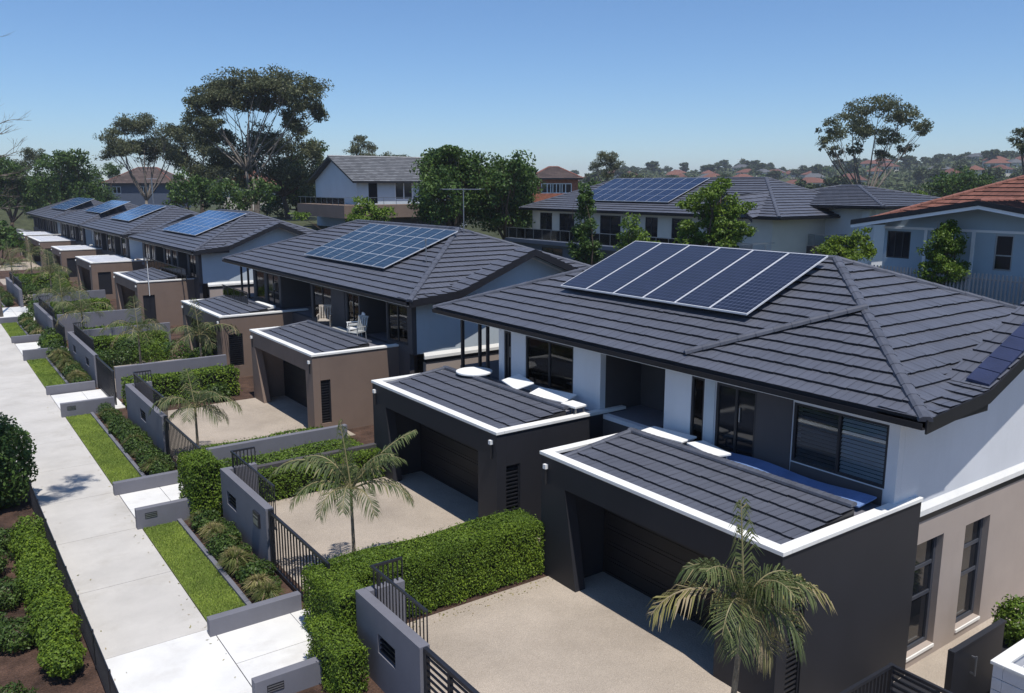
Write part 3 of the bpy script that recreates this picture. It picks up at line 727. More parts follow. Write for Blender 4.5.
# ------------------------------------------------------------------ street walls, railings, gates
def street_wall(y0, y1, label, slots=(), box=None, rail=None, H=1.6, ret=True):
    root = thing('boundary_wall', label, 'wall', (6.4, (y0+y1)/2, 0), 'grey boundary walls along the path')
    m = MB(); gridwall(m, 'x', (y0, y1), (-.2, H), [(a, b, .72, 1.12) for a, b in slots], 6.32, 6.52)
    if ret: m.box(6.523, 7.3, y1-.2, y1-.002, -.2, H)
    w = m.build('wall', 'render_grey', root)
    for a, b in slots:
        s = MB(); s.box(6.46, 6.48, a, b, .72, 1.12)
        so = s.build('slot_window', 'door_black', root)
        l = MB()
        for k in range(4): l.box(6.36, 6.41, a+.003, b-.003, .755+.1*k, .785+.1*k)
        l.build('louvre', 'metal_black', so)
    if box:
        b = MB(); b.box(6.27, 6.319, box, box+.42, .95, 1.32); bo = b.build('letterbox', 'metal_black', root, bevel=.006)
        f = MB(); f.box(6.262, 6.2695, box+.05, box+.37, 1.2, 1.23); f.box(6.262, 6.2695, box+.05, box+.37, 1.0, 1.14); f.build('flap', 'metal_grey', bo)
    if rail:
        a, b = rail; r = MB(); z0, z1 = .9, H+.48
        r.box(6.62, 6.66, a, b, z1-.05, z1); r.box(6.62, 6.66, a, b, z0, z0+.04)
        y = a
        while y < b: r.box(6.632, 6.648, y, y+.025, z0+.04, z1-.05); y += .13
        x = 6.66
        while x < 7.3: r.box(x, x+.025, b-.03, b-.005, z0, z1-.05); x += .105
        r.box(6.66, 7.3, b-.045, b-.002, z1-.05, z1)
        r.build('railing', 'metal_black', root)
    return root
street_wall(11.62, 14.18, 'nearest grey boundary wall with one louvred slot and black railing', ((12.55, 13.25),), None, (11.9, 14.1))
street_wall(19.3, 23.0, 'grey boundary wall with letterbox and slot window beside the barred gate', ((21.7, 22.5),), 19.75, (19.5, 22.95))
street_wall(29.7, 35.7, 'third grey boundary wall from the viewer with one small slot', ((32.3, 33.2),), None, (30.2, 35.6), 1.55)
street_wall(42.7, 50.7, 'fourth grey boundary wall with two small slots and tall black railing', ((44.3, 45.2), (48.2, 49.1)), None, (44.5, 50.6), 1.55)
street_wall(56.9, 65.9, 'fifth grey boundary wall far along the path', (), None, (58, 65.8), 1.4)
street_wall(75, 86, 'sixth grey boundary wall at the far end of the path', (), None, (76, 85.8), 1.4)
def bar_gate(y0, y1, label, H=1.55, x=6.42, step=.19):
    root = thing('gate', label, 'gate', (x, (y0+y1)/2, 0), 'black gates in the boundary walls')
    f = MB(); f.box(x-.03, x+.03, y0, y1, H-.06, H); f.box(x-.03, x+.03, y0, y1, .06, .14); f.box(x-.03, x+.03, y0, y0+.06, .14, H-.06); f.box(x-.03, x+.03, y1-.06, y1, .14, H-.06)
    f.build('gate_frame', 'metal_black', root)
    b = MB(); y = y0+.12
    while y < y1-.08: b.box(x-.012, x+.012, y, y+.04, .14, H-.06); y += step
    b.build('bars', 'metal_black', root)
    p = MB()
    p.box(x-.05, x+.05, y1+.003, y1+.1, 0, H+.05); p.build('post', 'metal_black', root)
    return root
bar_gate(15.7, 19.17, 'black gate of upright bars in front of the second driveway')
bar_gate(25.4, 29.55, 'black barred gate before the sandy third driveway')
bar_gate(38.6, 42.5, 'black barred gate before the fourth driveway')
bar_gate(52.6, 56.7, 'black barred gate far along the path')
# horizontal slat gate next to the nearest wall
root = thing('slat_gate', 'black gate of horizontal slats at the bottom edge beside the nearest boundary wall', 'gate', (6.42, 9.6, 0), 'black gates in the boundary walls')
f = MB(); f.box(6.38, 6.46, 11.52, 11.6, 0, 1.6); f.box(6.38, 6.46, 7.5, 11.517, 1.53, 1.6); f.box(6.38, 6.46, 10.75, 10.81, .1, 1.527); f.box(6.38, 6.46, 7.5, 7.56, 0, 1.527); f.build('gate_frame', 'metal_black', root)
s = MB()
for k in range(11): s.box(6.405, 6.435, 10.813, 11.517, .12+.13*k, .155+.13*k); s.box(6.405, 6.435, 7.563, 10.747, .12+.13*k, .155+.13*k)
s.build('slats', 'metal_black', root)
# low walls between the plots
def plot_wall(y, x0, x1, H, label, mat='render_grey'):
    m = MB(); m.box(x0, x1, y-.1, y+.1, -.1, H); o = m.build('garden_wall', mat, base=((x0+x1)/2, y, 0), bevel=.01); prop(o, label, 'wall', 'walls between the plots')
plot_wall(26.5, 6.9, 11.7, 1.15, 'grey garden wall behind a strip of grass, between second and third driveway')
plot_wall(24.35, 6.9, 12.0, 1.0, 'dark garden wall at the far edge of the second driveway', 'dark_taupe')
plot_wall(39.9, 6.7, 11.6, 1.45, 'grey garden wall behind the hedge of the third driveway')
plot_wall(50.5, 6.7, 11.6, 1.6, 'grey garden wall beyond the shrubs of the fourth plot')
plot_wall(57.5, 6.7, 11.5, 1.6, 'grey garden wall beside the fifth garage')
plot_wall(69.5, 6.7, 11.5, 1.6, 'grey garden wall far along the plots')
plot_wall(44.2, 7.4, 12.0, .62, 'pale stone retaining wall under the shrubs of the fourth plot', 'stone')

# ------------------------------------------------------------------ hedges and shrubs
def blob_points(c, r, n, flat=1):
    d = unit(RNG.normal(0, 1, (n, 3))); rr = RNG.uniform(.55, 1.05, n)**.6
    lump = 1+.16*np.sin(d[:, 0]*7+c[0]*3)*np.sin(d[:, 1]*6+c[1]*5+d[:, 2]*4)
    P = d*np.array(r)*(rr*lump)[:, None]+np.array(c); return P, d
def box_points(x0, x1, y0, y1, z0, z1, n, bulge=.06):
    a = np.array([(y1-y0)*(z1-z0)]*2+[(x1-x0)*(z1-z0)]*2+[(x1-x0)*(y1-y0)*1.3]); k = RNG.choice(5, n, p=a/a.sum())
    u = RNG.uniform(0, 1, (n, 3)); P = np.stack([x0+(x1-x0)*u[:, 0], y0+(y1-y0)*u[:, 1], z0+(z1-z0)*u[:, 2]], 1); Nn = np.zeros((n, 3))
    for i, (ax, v, s) in enumerate(((0, x0, -1), (0, x1, 1), (1, y0, -1), (1, y1, 1), (2, z1, 1))):
        q = k == i; P[q, ax] = v; Nn[q, ax] = s
    w = np.sin(P[:, 0]*3.1+1)*np.sin(P[:, 1]*2.7)*.6+np.sin(P[:, 0]*7.3)*np.sin(P[:, 1]*6.1+P[:, 2]*5)*.5
    P += Nn*(w*bulge + RNG.normal(0, .03, n) - np.abs(RNG.normal(0, .05, n)))[:, None]
    # clipped, but with soft shoulders
    cx_, cy_ = (x0+x1)/2, (y0+y1)/2; pw = 6.0 if bulge < .1 else 3.0
    nx = np.abs(P[:, 0]-cx_)/((x1-x0)/2); ny = np.abs(P[:, 1]-cy_)/((y1-y0)/2); nz = np.clip((P[:, 2]-z1*.35)/(z1*.65), 0, 2)
    thin = nx if (x1-x0) < (y1-y0) else ny
    sc_ = np.maximum((thin**pw+nz**pw)**(1/pw), 1e-3); f = np.where((nz > 0) & (sc_ > 1), 1/sc_, 1.0)
    ax = 0 if (x1-x0) < (y1-y0) else 1; cc = cx_ if ax == 0 else cy_
    P[:, ax] = cc+(P[:, ax]-cc)*f; P[:, 2] = np.where(nz > 0, z1*.35+(P[:, 2]-z1*.35)*f, P[:, 2])
    P[:, 2] += np.sin(P[:, 1-ax]*1.9+x0)*bulge*.5*np.clip(nz, 0, 1)
    return P, Nn
def hedge(b, label, n, L=.09, W=.05, mat='hedge_leaf', group='clipped hedges between the plots', more=(), bulge=.075):
    x0, x1, y0, y1, z1 = b
    root = thing('hedge', label, 'hedge', ((x0+x1)/2, (y0+y1)/2, 0), group)
    Vs = []; c = MB()
    for (bb, nn) in ((b, n),)+tuple(more):
        P, Nn = box_points(bb[0], bb[1], bb[2], bb[3], .06, bb[4], nn, bulge)
        Nn = Nn+np.array([0, 0, .35]); Vs.append(leaf_quads(P, Nn, L, W, .75, .4))
        k = nn//14; Q = P[RNG.choice(len(P), k)]+RNG.normal(0, .035, (k, 3))+np.array([0, 0, .05]); Vs.append(leaf_quads(Q, np.tile([0, 0, 1.], (k, 1)), L*1.1, W*.9, 1.2, 1.2))
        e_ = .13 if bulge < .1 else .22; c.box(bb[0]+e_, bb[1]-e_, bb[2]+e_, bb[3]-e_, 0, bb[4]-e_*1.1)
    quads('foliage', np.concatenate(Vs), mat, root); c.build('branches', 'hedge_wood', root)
    return root
hedge((6.62, 11.7, 15.12, 16.3, 1.42), 'clipped bright green hedge between the two nearest driveways, with a column beside the grey wall', 60000, .052, .030, more=(((5.95, 6.66, 14.2, 16.1, 1.5), 19000), ((5.45, 6.1, 13.2, 14.7, 1.0), 9500)))
hedge((6.7, 12.0, 23.65, 24.2, .95), 'low dark hedge along the far edge of the second driveway', 9000, .075, .045)
hedge((6.9, 11.7, 24.6, 26.3, .80), 'pale green strip of leafy planting between two low grey walls', 9000, .10, .045, 'bright_leaf')
hedge((7.0, 11.6, 26.7, 28.5, .70), 'pale green strip of leafy planting along the sandy third driveway', 8000, .10, .045, 'bright_leaf')
hedge((5.6, 6.5, 23.4, 24.8, 1.7), 'upright green hedge column beside the second boundary wall', 9000, .075, .045)
hedge((6.7, 11.4, 37.3, 38.6, 1.25), 'dark hedge behind the sandy third driveway', 6000, .11, .07)
hedge((6.9, 11.0, 48.5, 50.0, 1.3), 'hedge beyond the shrubs of the fourth plot', 5000, .14, .09)
hedge((7.4, 11.3, 53.6, 55.6, 1.0), 'broad hedge between the fourth and fifth boundary walls', 6500, .15, .1)
hedge((7.2, 11.3, 66.8, 68.3, 1.1), 'long hedge in front of the white roofed garages', 5500, .18, .11)
hedge((7.2, 11.3, 71, 73, 1.2), 'second hedge in front of the white roofed garages', 5500, .18, .11)
hedge((7.2, 11.3, 86, 89, 1.4), 'far hedge near the end of the row', 4500, .22, .14)
root = thing('hedge', 'long bright loose hedge along the left edge of the path behind a black fence', 'hedge', (1.6, 20.7, 0), 'plants left of the path')
Vs = []; c = MB(); y = 17.1; c.box(1.42, 1.78, 17.1, 24.3, 0, .45); c.build('branches', 'hedge_wood', root)
while y < 24.5:
    r = random.uniform(.36, .5); P, d = blob_points((1.6+random.uniform(-.14, .12), y, random.uniform(.30, .42)), (r*.9, r*1.1, random.uniform(.30, .46)), 2300)
    P[:, 2] = np.maximum(P[:, 2], .04); P[:, 0] = np.minimum(P[:, 0], 2.0+.04*RNG.normal(0, 1, len(P))); Vs.append(leaf_quads(P, d+np.array([0, 0, .5]), .075, .042, .8, .6)); y += random.uniform(.34, .5)
quads('foliage', np.concatenate(Vs), 'hedge_leaf', root)
def shrub(x, y, r, h, label, n=900, mat='shrub_leaf', L=.09, W=.05, name='shrub', group='shrubs', z=0, up=.4):
    root = thing(name, label, 'shrub', (x, y, z), group)
    P, d = blob_points((x, y, z+h*.5), (r, r, h*.55), n); P[:, 2] = np.maximum(P[:, 2], z+.03)
    quads('foliage', leaf_quads(P, d+np.array([0, 0, up]), L, W, .8, .6), mat, root)
    s = MB()
    for k in range(5):
        a = k*1.26+x; s.tube([(x, y, z-.05), (x+math.cos(a)*r*.3, y+math.sin(a)*r*.3, z+h*.4), (x+math.cos(a)*r*.55, y+math.sin(a)*r*.55, z+h*.75)], [.02, .014, .006], 5)
    s.build('stems', 'bark_dark', root); return root
def tuft(x, y, r, h, label, n=260, mat='grassy_leaf', group='grassy tufts in the beds', z=0):
    root = thing('grass_tuft', label, 'plant', (x, y, z), group)
    a = RNG.uniform(0, 6.283, n); e = RNG.uniform(.1, 1, n)
    b = np.stack([x+np.cos(a)*r*.25*RNG.uniform(0, 1, n), y+np.sin(a)*r*.25*RNG.uniform(0, 1, n), np.full(n, z)], 1)
    mid = b+np.stack([np.cos(a)*r*.45*e, np.sin(a)*r*.45*e, h*RNG.uniform(.55, .8, n)], 1)
    tip = b+np.stack([np.cos(a)*r*1.1*e, np.sin(a)*r*1.1*e, h*(1.05-.55*e)*RNG.uniform(.8, 1.1, n)], 1)
    s = np.stack([-np.sin(a), np.cos(a), np.zeros(n)], 1)*.011
    V = np.concatenate([np.stack([b-s, b+s, mid+s, mid-s], 1), np.stack([mid-s, mid+s, tip+s*.15, tip-s*.15], 1)])
    quads('blades', V, mat, root); return root
BL = ['in the mulch bed beside the nearest lawn', 'in the bed beside the second lawn', 'in the bed beside the third lawn', 'in the bed beside the fourth lawn', 'in the bed beside the farthest lawn']
proto = {}
def place(key, x, y, s, rz, make, lab, group):
    if key not in proto: o = proto[key] = make()
    else: o = copy_tree(proto[key])
    o.location = (x, y, 0); o.rotation_euler = (0, 0, rz); o.scale = (s, s, s*random.uniform(.85, 1.15)); o['label'] = lab; o['group'] = group
for k, (a, b) in enumerate(lawns):
    y = a+.35; i = 0
    while y < b-.3:
        x = random.uniform(5.62, 5.78); s = random.uniform(.8, 1.2)*(1 if k < 2 else 1.3)
        kind = ('tuft', 'dry', 'leafy', 'tuft', 'leafy')[(i*3+k) % 5] if k != 1 else ('leafy', 'leafy', 'tuft', 'leafy')[i % 4]
        mk = {'tuft': lambda: tuft(0, 0, .38, .55, '', 420), 'dry': lambda: tuft(0, 0, .34, .5, '', 380, 'palm_dry'), 'leafy': lambda: shrub(0, 0, .30, .50, '', 700)}[kind]
        place(kind, x, y, s, random.uniform(0, 6), mk, {'tuft': 'green grassy tuft ', 'dry': 'straw coloured grassy tuft ', 'leafy': 'dark leafy low shrub '}[kind]+BL[k], {'tuft': 'green tufts ', 'dry': 'straw tufts ', 'leafy': 'leafy shrubs '}[kind]+BL[k])
        y += random.uniform(.32, .46)*(1 if k < 2 else 1.4); i += 1
        if i % 2 == 0 and k < 3:
            place('leafy', random.uniform(6.0, 6.15), y, s*.75, random.uniform(0, 6), lambda: shrub(0, 0, .30, .50, '', 700), 'dark leafy low shrub '+BL[k], 'leafy shrubs '+BL[k])
# garden shrubs between the far plots
for k, (x, y, r, h) in enumerate(((8.0, 46.0, .9, 1.4), (9.4, 45.6, 1.0, 1.5), (10.8, 46.1, .9, 1.6), (8.7, 47.6, 1.0, 1.7), (10.2, 47.7, 1.0, 1.5), (7.3, 47.2, .8, 1.2), (11.3, 43.0, .7, 1.7), (10.6, 42.4, .6, 1.5), (8.1, 42.2, .8, 1.0), (9.2, 42.4, .7, .9),
                                  (7.2, 52.0, .8, 1.3), (6.9, 69, .9, 1.5), (8.3, 61, .9, 1.6), (9.4, 63, .9, 1.5), (7.8, 65, .9, 1.4), (10.3, 37, .6, .9), (11.1, 39.0, .5, 1.1), (7.2, 77, 1, 1.9), (8.8, 79, 1, 1.7), (10, 81, 1, 1.8), (7.6, 84, 1, 1.9), (5.9, 52.4, .6, 1.1), (6.0, 53.6, .7, 1.2), (5.8, 55, .6, 1.0), (6.1, 56.3, .6, 1.2))):
    r *= .84; h *= .8
    shrub(x, y, r, h, 'rounded green shrub in the gardens between the far plots', 1300, ('shrub_leaf', 'hedge_leaf', 'tree_leaf')[k % 3], .14, .08, group='rounded shrubs in the far front gardens')
# left of the path
LS = [(.55, 22.9, .55, .75, 'dark shrub on the mulch left of the long hedge, upper one'), (.75, 21.0, .5, .6, 'dark blue green shrub in the middle of the mulch bed'), (.2, 19.6, .6, .6, 'dark low shrub at the left edge of the mulch bed'),
      (.85, 18.9, .5, .55, 'dark low shrub pressed against the long hedge'), (.35, 16.2, .55, .55, 'dark spreading shrub at the bottom left corner'), (-.45, 17.0, .6, .6, 'dark shrub cut by the left edge near the corner'), (1.0, 24.6, .4, .5, 'small shrub at the far end of the long hedge')]
for x, y, r, h, lab in LS: shrub(x, y, r, h, lab, 2600, 'shrub_leaf', .085, .035, group='plants left of the path')
shrub(1.15, 28.0, 1.15, 2.7, 'big dark bush at the left edge casting shade on the path', 9000, 'tree_leaf', .14, .08, group='plants left of the path')
shrub(1.0, 31.0, 1.0, 2.2, 'second big bush behind the dark bush at the left edge', 4000, 'tree_leaf', .14, .08, group='plants left of the path')
root = thing('fence', 'low black fence with thin bars along the left edge of the path', 'fence', (2.03, 20, 0))
y = 13.6
while y < 29.5: boxpart('post', 'metal_black', root, 2.01, 2.05, y, y+.05, 0, .86); y += 1.7
p = MB(); p.box(2.02, 2.04, 13.6, 29.3, .80, .83); p.box(2.02, 2.04, 13.6, 29.3, .08, .11); p.build('rail', 'metal_black', root)
p = MB(); y = 13.7
while y < 29.3: p.box(2.023, 2.037, y, y+.014, .11, .80); y += .11
p.build('bars', 'metal_black', root)

# ------------------------------------------------------------------ palms
def frond(base, az, el, L, droop, nl, ll, root, mat, curl=0, lw=.016, seedy=0):
    d = Vector((math.cos(az)*math.cos(el), math.sin(az)*math.cos(el), math.sin(el))); p = Vector(base); pts = [p.copy()]
    n = 14
    for k in range(n):
        d = (d+Vector((-math.sin(az)*curl, math.cos(az)*curl, -droop*(.4+1.3*k/n)))*(1/n)).normalized(); p = p+d*(L/n); pts.append(p.copy())
    m = MB(); m.tube(pts, [.022*(1-.85*k/n)*(L/1.6)+.003 for k in range(n+1)], 5)
    for k in range(nl):
        t = .14+.86*k/nl; f = t*n; i = min(int(f), n-1); q = pts[i].lerp(pts[i+1], f-i); T = (pts[i+1]-pts[i]).normalized()
        side = T.cross(Vector((0, 0, 1)));
        if side.length < .05: side = Vector((-math.sin(az), math.cos(az), 0))
        side.normalize(); up = side.cross(T)
        for s in (-1, 1):
            if random.random() < .17+.2*(mat == 'palm_dry'): continue
            l = ll*math.sin(math.pi*(.16+.8*t))**.6*random.uniform(.8, 1.12)
            v = (side*s*.9+T*(.55+.3*t)+up*random.uniform(-.05, .3)+Vector((random.uniform(-.12, .12), random.uniform(-.12, .12), 0))).normalized()
            a = q; b = q+v*l*.5+Vector((0, 0, -.10*l)); c = b+(v*.75+Vector((0, 0, -.85-.4*random.random()))).normalized()*l*.5
            w = T*lw*(L/1.6)
            m.face([a-w*.5, a+w*.5, b+w, b-w]); m.face([b-w, b+w, c+w*.1, c-w*.1])
    return m.build('frond', mat, root)
def palm(x, y, H, label, fr, r0=.06, crown=.35, lean=(0, 0), nl=44, ll=.5):
    root = thing('palm_tree', label, 'palm', (x, y, 0), 'palms in the front gardens')
    top = Vector((x+lean[0], y+lean[1], H)); n = 14
    pts = [Vector((x, y, -.1)).lerp(top, k/n)+Vector((lean[0], lean[1], 0))*(-.15*math.sin(math.pi*k/n)) for k in range(n+1)]
    m = MB(); m.tube(pts, [r0*(1.25-.45*k/n)*(1+(.05 if k % 2 else -.03)) for k in range(n+1)], 9); m.build('trunk', 'palm_trunk', root, smooth=True)
    c = MB(); c.tube([top-Vector((0, 0, .05)), top+Vector((0, 0, crown*.5)), top+Vector((0, 0, crown))], [r0*.95, r0*.8, r0*.35], 8); c.build('crownshaft', 'palm_leaf', root, smooth=True)
    for az, el, L, dr, mt in fr: frond(top+Vector((0, 0, crown*.75)), R(az), R(el), L, dr, nl, ll, root, mt)
    return root
# azimuths are measured from +X towards +Y; the viewer's left is 145 degrees, right -35, towards the viewer 235
palm(9.95, 7.9, 2.55, 'ragged palm in front of the nearest dark garage, with two yellowing fronds',
     [(152, 42, 1.75, 2.0, 'palm_dry'), (-26, 44, 1.7, 2.1, 'palm_dry'), (100, 86, 1.75, .35, 'palm_leaf'), (-10, 10, 1.4, 1.6, 'palm_dry'), (215, 35, 1.1, 2.8, 'palm_leaf'), (300, 30, 1.2, 2.8, 'palm_leaf'), (180, 72, 1.4, 2.0, 'palm_leaf'),
      (-60, 65, 1.35, 2.4, 'palm_leaf'), (270, 70, 1.3, 2.4, 'palm_leaf'), (120, 66, 1.3, 2.4, 'palm_leaf'), (-20, -15, .9, 1.6, 'palm_dry'), (330, 70, 1.2, 2.6, 'palm_leaf'), (200, 55, 1.2, 3.0, 'palm_leaf'), (280, -30, .8, 1.0, 'palm_dry')], .05, .4, (.12, -.05), 52, .66)
palm(7.85, 17.6, 1.95, 'slender palm standing inside the barred gate of the second driveway',
     [(148, 55, 2.3, 2.2, 'palm_leaf'), (165, 40, 1.7, 2.3, 'palm_leaf'), (-25, 54, 2.1, .7, 'palm_leaf'), (-35, 30, 1.7, 1.9, 'palm_leaf'), (130, 84, 1.7, .5, 'palm_leaf'), (235, 45, 1.3, 2.6, 'palm_leaf'), (70, 45, 1.6, 2.2, 'palm_leaf'), (10, 45, 1.8, 1.5, 'palm_leaf'), (280, 30, 1.2, 2.6, 'palm_leaf'), (200, 35, 1.3, 2.6, 'palm_leaf'), (140, 68, 1.7, 2.4, 'palm_leaf'), (-50, 66, 1.6, 1.6, 'palm_leaf')], .042, .45, (.0, .05), 50, .52)
palm(7.35, 29.3, 1.55, 'small palm with arching fronds behind the third boundary wall',
     [(148, 45, 1.9, 2.4, 'palm_leaf'), (-30, 45, 1.9, 2.4, 'palm_leaf'), (110, 80, 1.4, .7, 'palm_leaf'), (240, 45, 1.3, 2.6, 'palm_leaf'), (60, 50, 1.5, 2.2, 'palm_leaf'), (-60, 60, 1.5, 1.9, 'palm_leaf'), (190, 55, 1.5, 2.2, 'palm_leaf'), (300, 30, 1.3, 2.4, 'palm_leaf'), (150, 10, 1.3, 2.0, 'palm_leaf'), (-20, 15, 1.3, 2.0, 'palm_leaf')], .045, .35, (0, 0), 40, .62)
PF = [(148, 42, 2.0, 2.0, 'palm_leaf'), (-30, 45, 2.0, 1.9, 'palm_leaf'), (110, 84, 1.8, .6, 'palm_leaf'), (240, 40, 1.5, 2.2, 'palm_leaf'), (60, 50, 1.6, 2.0, 'palm_leaf'), (-70, 60, 1.7, 1.9, 'palm_leaf'), (195, 58, 1.7, 2.0, 'palm_leaf'), (20, 30, 1.6, 2.2, 'palm_leaf'), (160, 15, 1.5, 2.0, 'palm_dry'), (280, 25, 1.4, 2.3, 'palm_leaf')]
for x, y, hh, lab in ((8.6, 44.0, 2.0, 'spiky palm above the stone retaining wall of the fourth plot'), (10.9, 41.6, 1.9, 'palm beside the sloping leg of the fourth brown garage'), (7.2, 51.3, 2.2, 'palm rising from the hedge beyond the fourth boundary wall'), (7.2, 58.6, 2.2, 'palm beside the fifth boundary wall'),
                  (8.1, 71, 2.6, 'palm in front of the white roofed garages'), (6.4, 80, 2.6, 'far palm near the left edge of the picture'), (8.6, 88, 2.8, 'farthest palm of the row')):
    palm(x, y, hh, lab, [(a+random.uniform(-25, 25), e, l*random.uniform(.85, 1.15), d, m_) for a, e, l, d, m_ in PF], .055, .4, (0, 0), 26, .75)

# ------------------------------------------------------------------ side yard at the right
root = thing('slat_fence', 'black corner fence at the bottom edge, bars on one wing and slats on the other', 'fence', (13.1, 7.0, 0))
f = MB(); f.box(13.06, 13.14, 6.96, 7.04, -.9, 1.2); f.box(10.9, 13.057, 6.97, 7.03, 1.14, 1.2); f.box(10.9, 13.057, 6.97, 7.03, -.05, .02); f.box(13.07, 13.13, 4.0, 6.957, 1.14, 1.2); f.build('fence_frame', 'metal_black', root)
b = MB(); x = 10.95
while x < 13.0: b.box(x, x+.04, 6.98, 7.02, .02, 1.14); x += .11
b.build('bars', 'metal_black', root)
b = MB()
for k in range(15): b.box(13.08, 13.12, 4.0, 6.957, -.7+.125*k, -.66+.125*k)
b.box(13.085, 13.115, 5.45, 5.5, -.8, .94); b.build('slats', 'metal_black', root)
root = thing('side_gate', 'solid black gate panel in the side yard of the nearest house', 'gate', (15.6, 6.72, -.88))
g = MB(); g.box(14.7, 16.6, 6.69, 6.75, -.8, 1.0); g.build('gate_panel', 'metal_black', root, bevel=.01)
g = MB(); g.box(14.6, 14.697, 6.66, 6.78, -.88, 1.06); g.box(14.697, 16.6, 6.665, 6.775, 1.003, 1.05); g.build('gate_frame', 'metal_black', root)
g = MB(); g.tube([(15.35, 6.60, .35), (15.35, 6.60, .75)], .018, 6); g.box(15.335, 15.365, 6.6, 6.69, .37, .40); g.box(15.335, 15.365, 6.6, 6.69, .70, .73); g.build('handle', 'metal_grey', root)
root = thing('planter', 'white block planter with dark bin inside at the bottom right corner', 'planter', (16.2, 5.2, -.88))
g = MB(); gz = [-.88+.235*k for k in range(9)]
for a, b in zip(gz[:-1], gz[1:]):
    g.box(14.9, 17.6, 5.95, 6.12, a, b-.012); g.box(14.9, 15.07, 4.0, 5.947, a, b-.012)
g.build('block_wall', 'block_white', root, bevel=.008)
g = MB(); g.box(14.86, 17.6, 5.92, 6.16, 1.003, 1.07); g.box(14.86, 15.1, 4.0, 5.917, 1.003, 1.07); g.build('coping', 'cap_white', root, bevel=.01)
root = thing('wheelie_bin', 'dark grey bin standing inside the white block planter', 'bin', (15.9, 5.4, -.88))
g = MB(); g.prism([(15.55, 5.1, -.5), (16.2, 5.1, -.5), (16.25, 5.1, .62), (15.5, 5.1, .62)], (0, .65, 0)); g.build('body', 'metal_black', root, bevel=.02)
g = MB(); g.box(15.45, 16.3, 5.05, 5.8, .625, .70); g.tube([(15.5, 5.82, .68), (16.25, 5.82, .68)], .02, 6); g.build('lid', 'render_dark', root, bevel=.02)
shrub(18.75, 7.25, .5, 1.0, 'bright bush behind the black side gate at the right edge', 2600, 'bright_leaf', .10, .06, group=None, z=-.45)
root = thing('plant_trough', 'dark trough under the bright bush at the right edge', 'planter', (18.7, 7.3, -.88))
g = MB(); g.box(17.9, 19.6, 6.85, 7.75, -.88, -.42); g.build('trough', 'render_dark', root, bevel=.02)
root = thing('air_conditioner', 'low dark grey unit on the ground against the side wall', 'air conditioner', (15.2, 7.5, -.88))
g = MB(); g.box(14.4, 15.5, 7.25, 7.95, -.88, -.35); g.build('casing', 'render_dark', root, bevel=.02)
g = MB()
for k in range(6): g.box(14.45, 15.45, 7.235, 7.248, -.8+.07*k, -.77+.07*k)
g.build('grille', 'metal_grey', root)

# ------------------------------------------------------------------ things on the balconies
def slab_thing(name, label, cat, x0, x1, y0, y1, z, h, mat, group=None, rz=0, tiltz=0):
    root = thing(name, label, cat, ((x0+x1)/2, (y0+y1)/2, z), group)
    m = MB(); m.prism([(x0, y0, z+.04), (x1, y0, z+.04+tiltz), (x1, y0, z+.04+h+tiltz), (x0, y0, z+.04+h)], (0, y1-y0, 0)); m.build('cushion', mat, root, bevel=min(h*.25, .02))
    for a in (x0+.06, x1-.1):
        for b in (y0+.06, y1-.1): boxpart('leg', 'metal_grey', root, a, a+.04, b, b+.04, 3.021 if z < 3.4 else z, z+.06)
    root.rotation_euler = (0, 0, R(rz)); return root
zb = 3.02
slab_thing('lounger', 'flat white lounger on the near balcony before the dark doorway', 'lounger', 14.5, 15.15, 13.5, 14.8, zb+.20, .05, 'plastic_white', 'white loungers on the balconies', 9)
slab_thing('lounger', 'thin white board beside the blue sheet on the near balcony', 'lounger', 14.5, 15.0, 12.2, 13.3, zb+.2, .06, 'plastic_white', 'white loungers on the balconies', -14)
root = thing('blue_sheet', 'long blue plastic sheet lying along the foot of the near balcony wall', 'sheet', (15.0, 10.7, zb))
m = MB(); nseg = 16
for k in range(nseg):
    a, b = 8.8+4.2*k/nseg, 8.8+4.2*(k+1)/nseg
    wz = lambda y: zb+.10+.035*math.sin(y*2.3)
    m.prism([(14.72+.05*math.sin(a*2), a, wz(a)), (15.30, a, wz(a)+.06), (15.30, b, wz(b)+.06), (14.72+.05*math.sin(b*2), b, wz(b))], (0, 0, -.03))
m.build('sheet', 'sheet_blue', root)
slab_thing('lounger', 'white lounger with raised end on the second balcony', 'lounger', 14.50, 15.1, 18.1, 19.5, zb+.20, .05, 'plastic_white', 'white loungers on the balconies', 12, .12)
slab_thing('lounger', 'white lounger in the middle of the second balcony', 'lounger', 14.45, 15.05, 19.8, 21.1, zb+.26, .05, 'plastic_white', 'white loungers on the balconies', -16, .16)
slab_thing('lounger', 'short white lounger at the near end of the second balcony', 'lounger', 14.42, 14.9, 17.3, 17.9, zb+.24, .07, 'plastic_white', 'white loungers on the balconies', 5)
root = thing('round_table', 'low round white table at the open end of the second balcony', 'table', (14.7, 22.6, zb))
m = MB(); m.tube([(14.55, 22.6, zb+.34), (14.55, 22.6, zb+.40)], .60, 28); m.build('table_top', 'plastic_white', root, bevel=.012)
m = MB(); m.tube([(14.55, 22.6, zb), (14.55, 22.6, zb+.34)], [.22, .06], 12); m.build('pedestal', 'metal_grey', root)
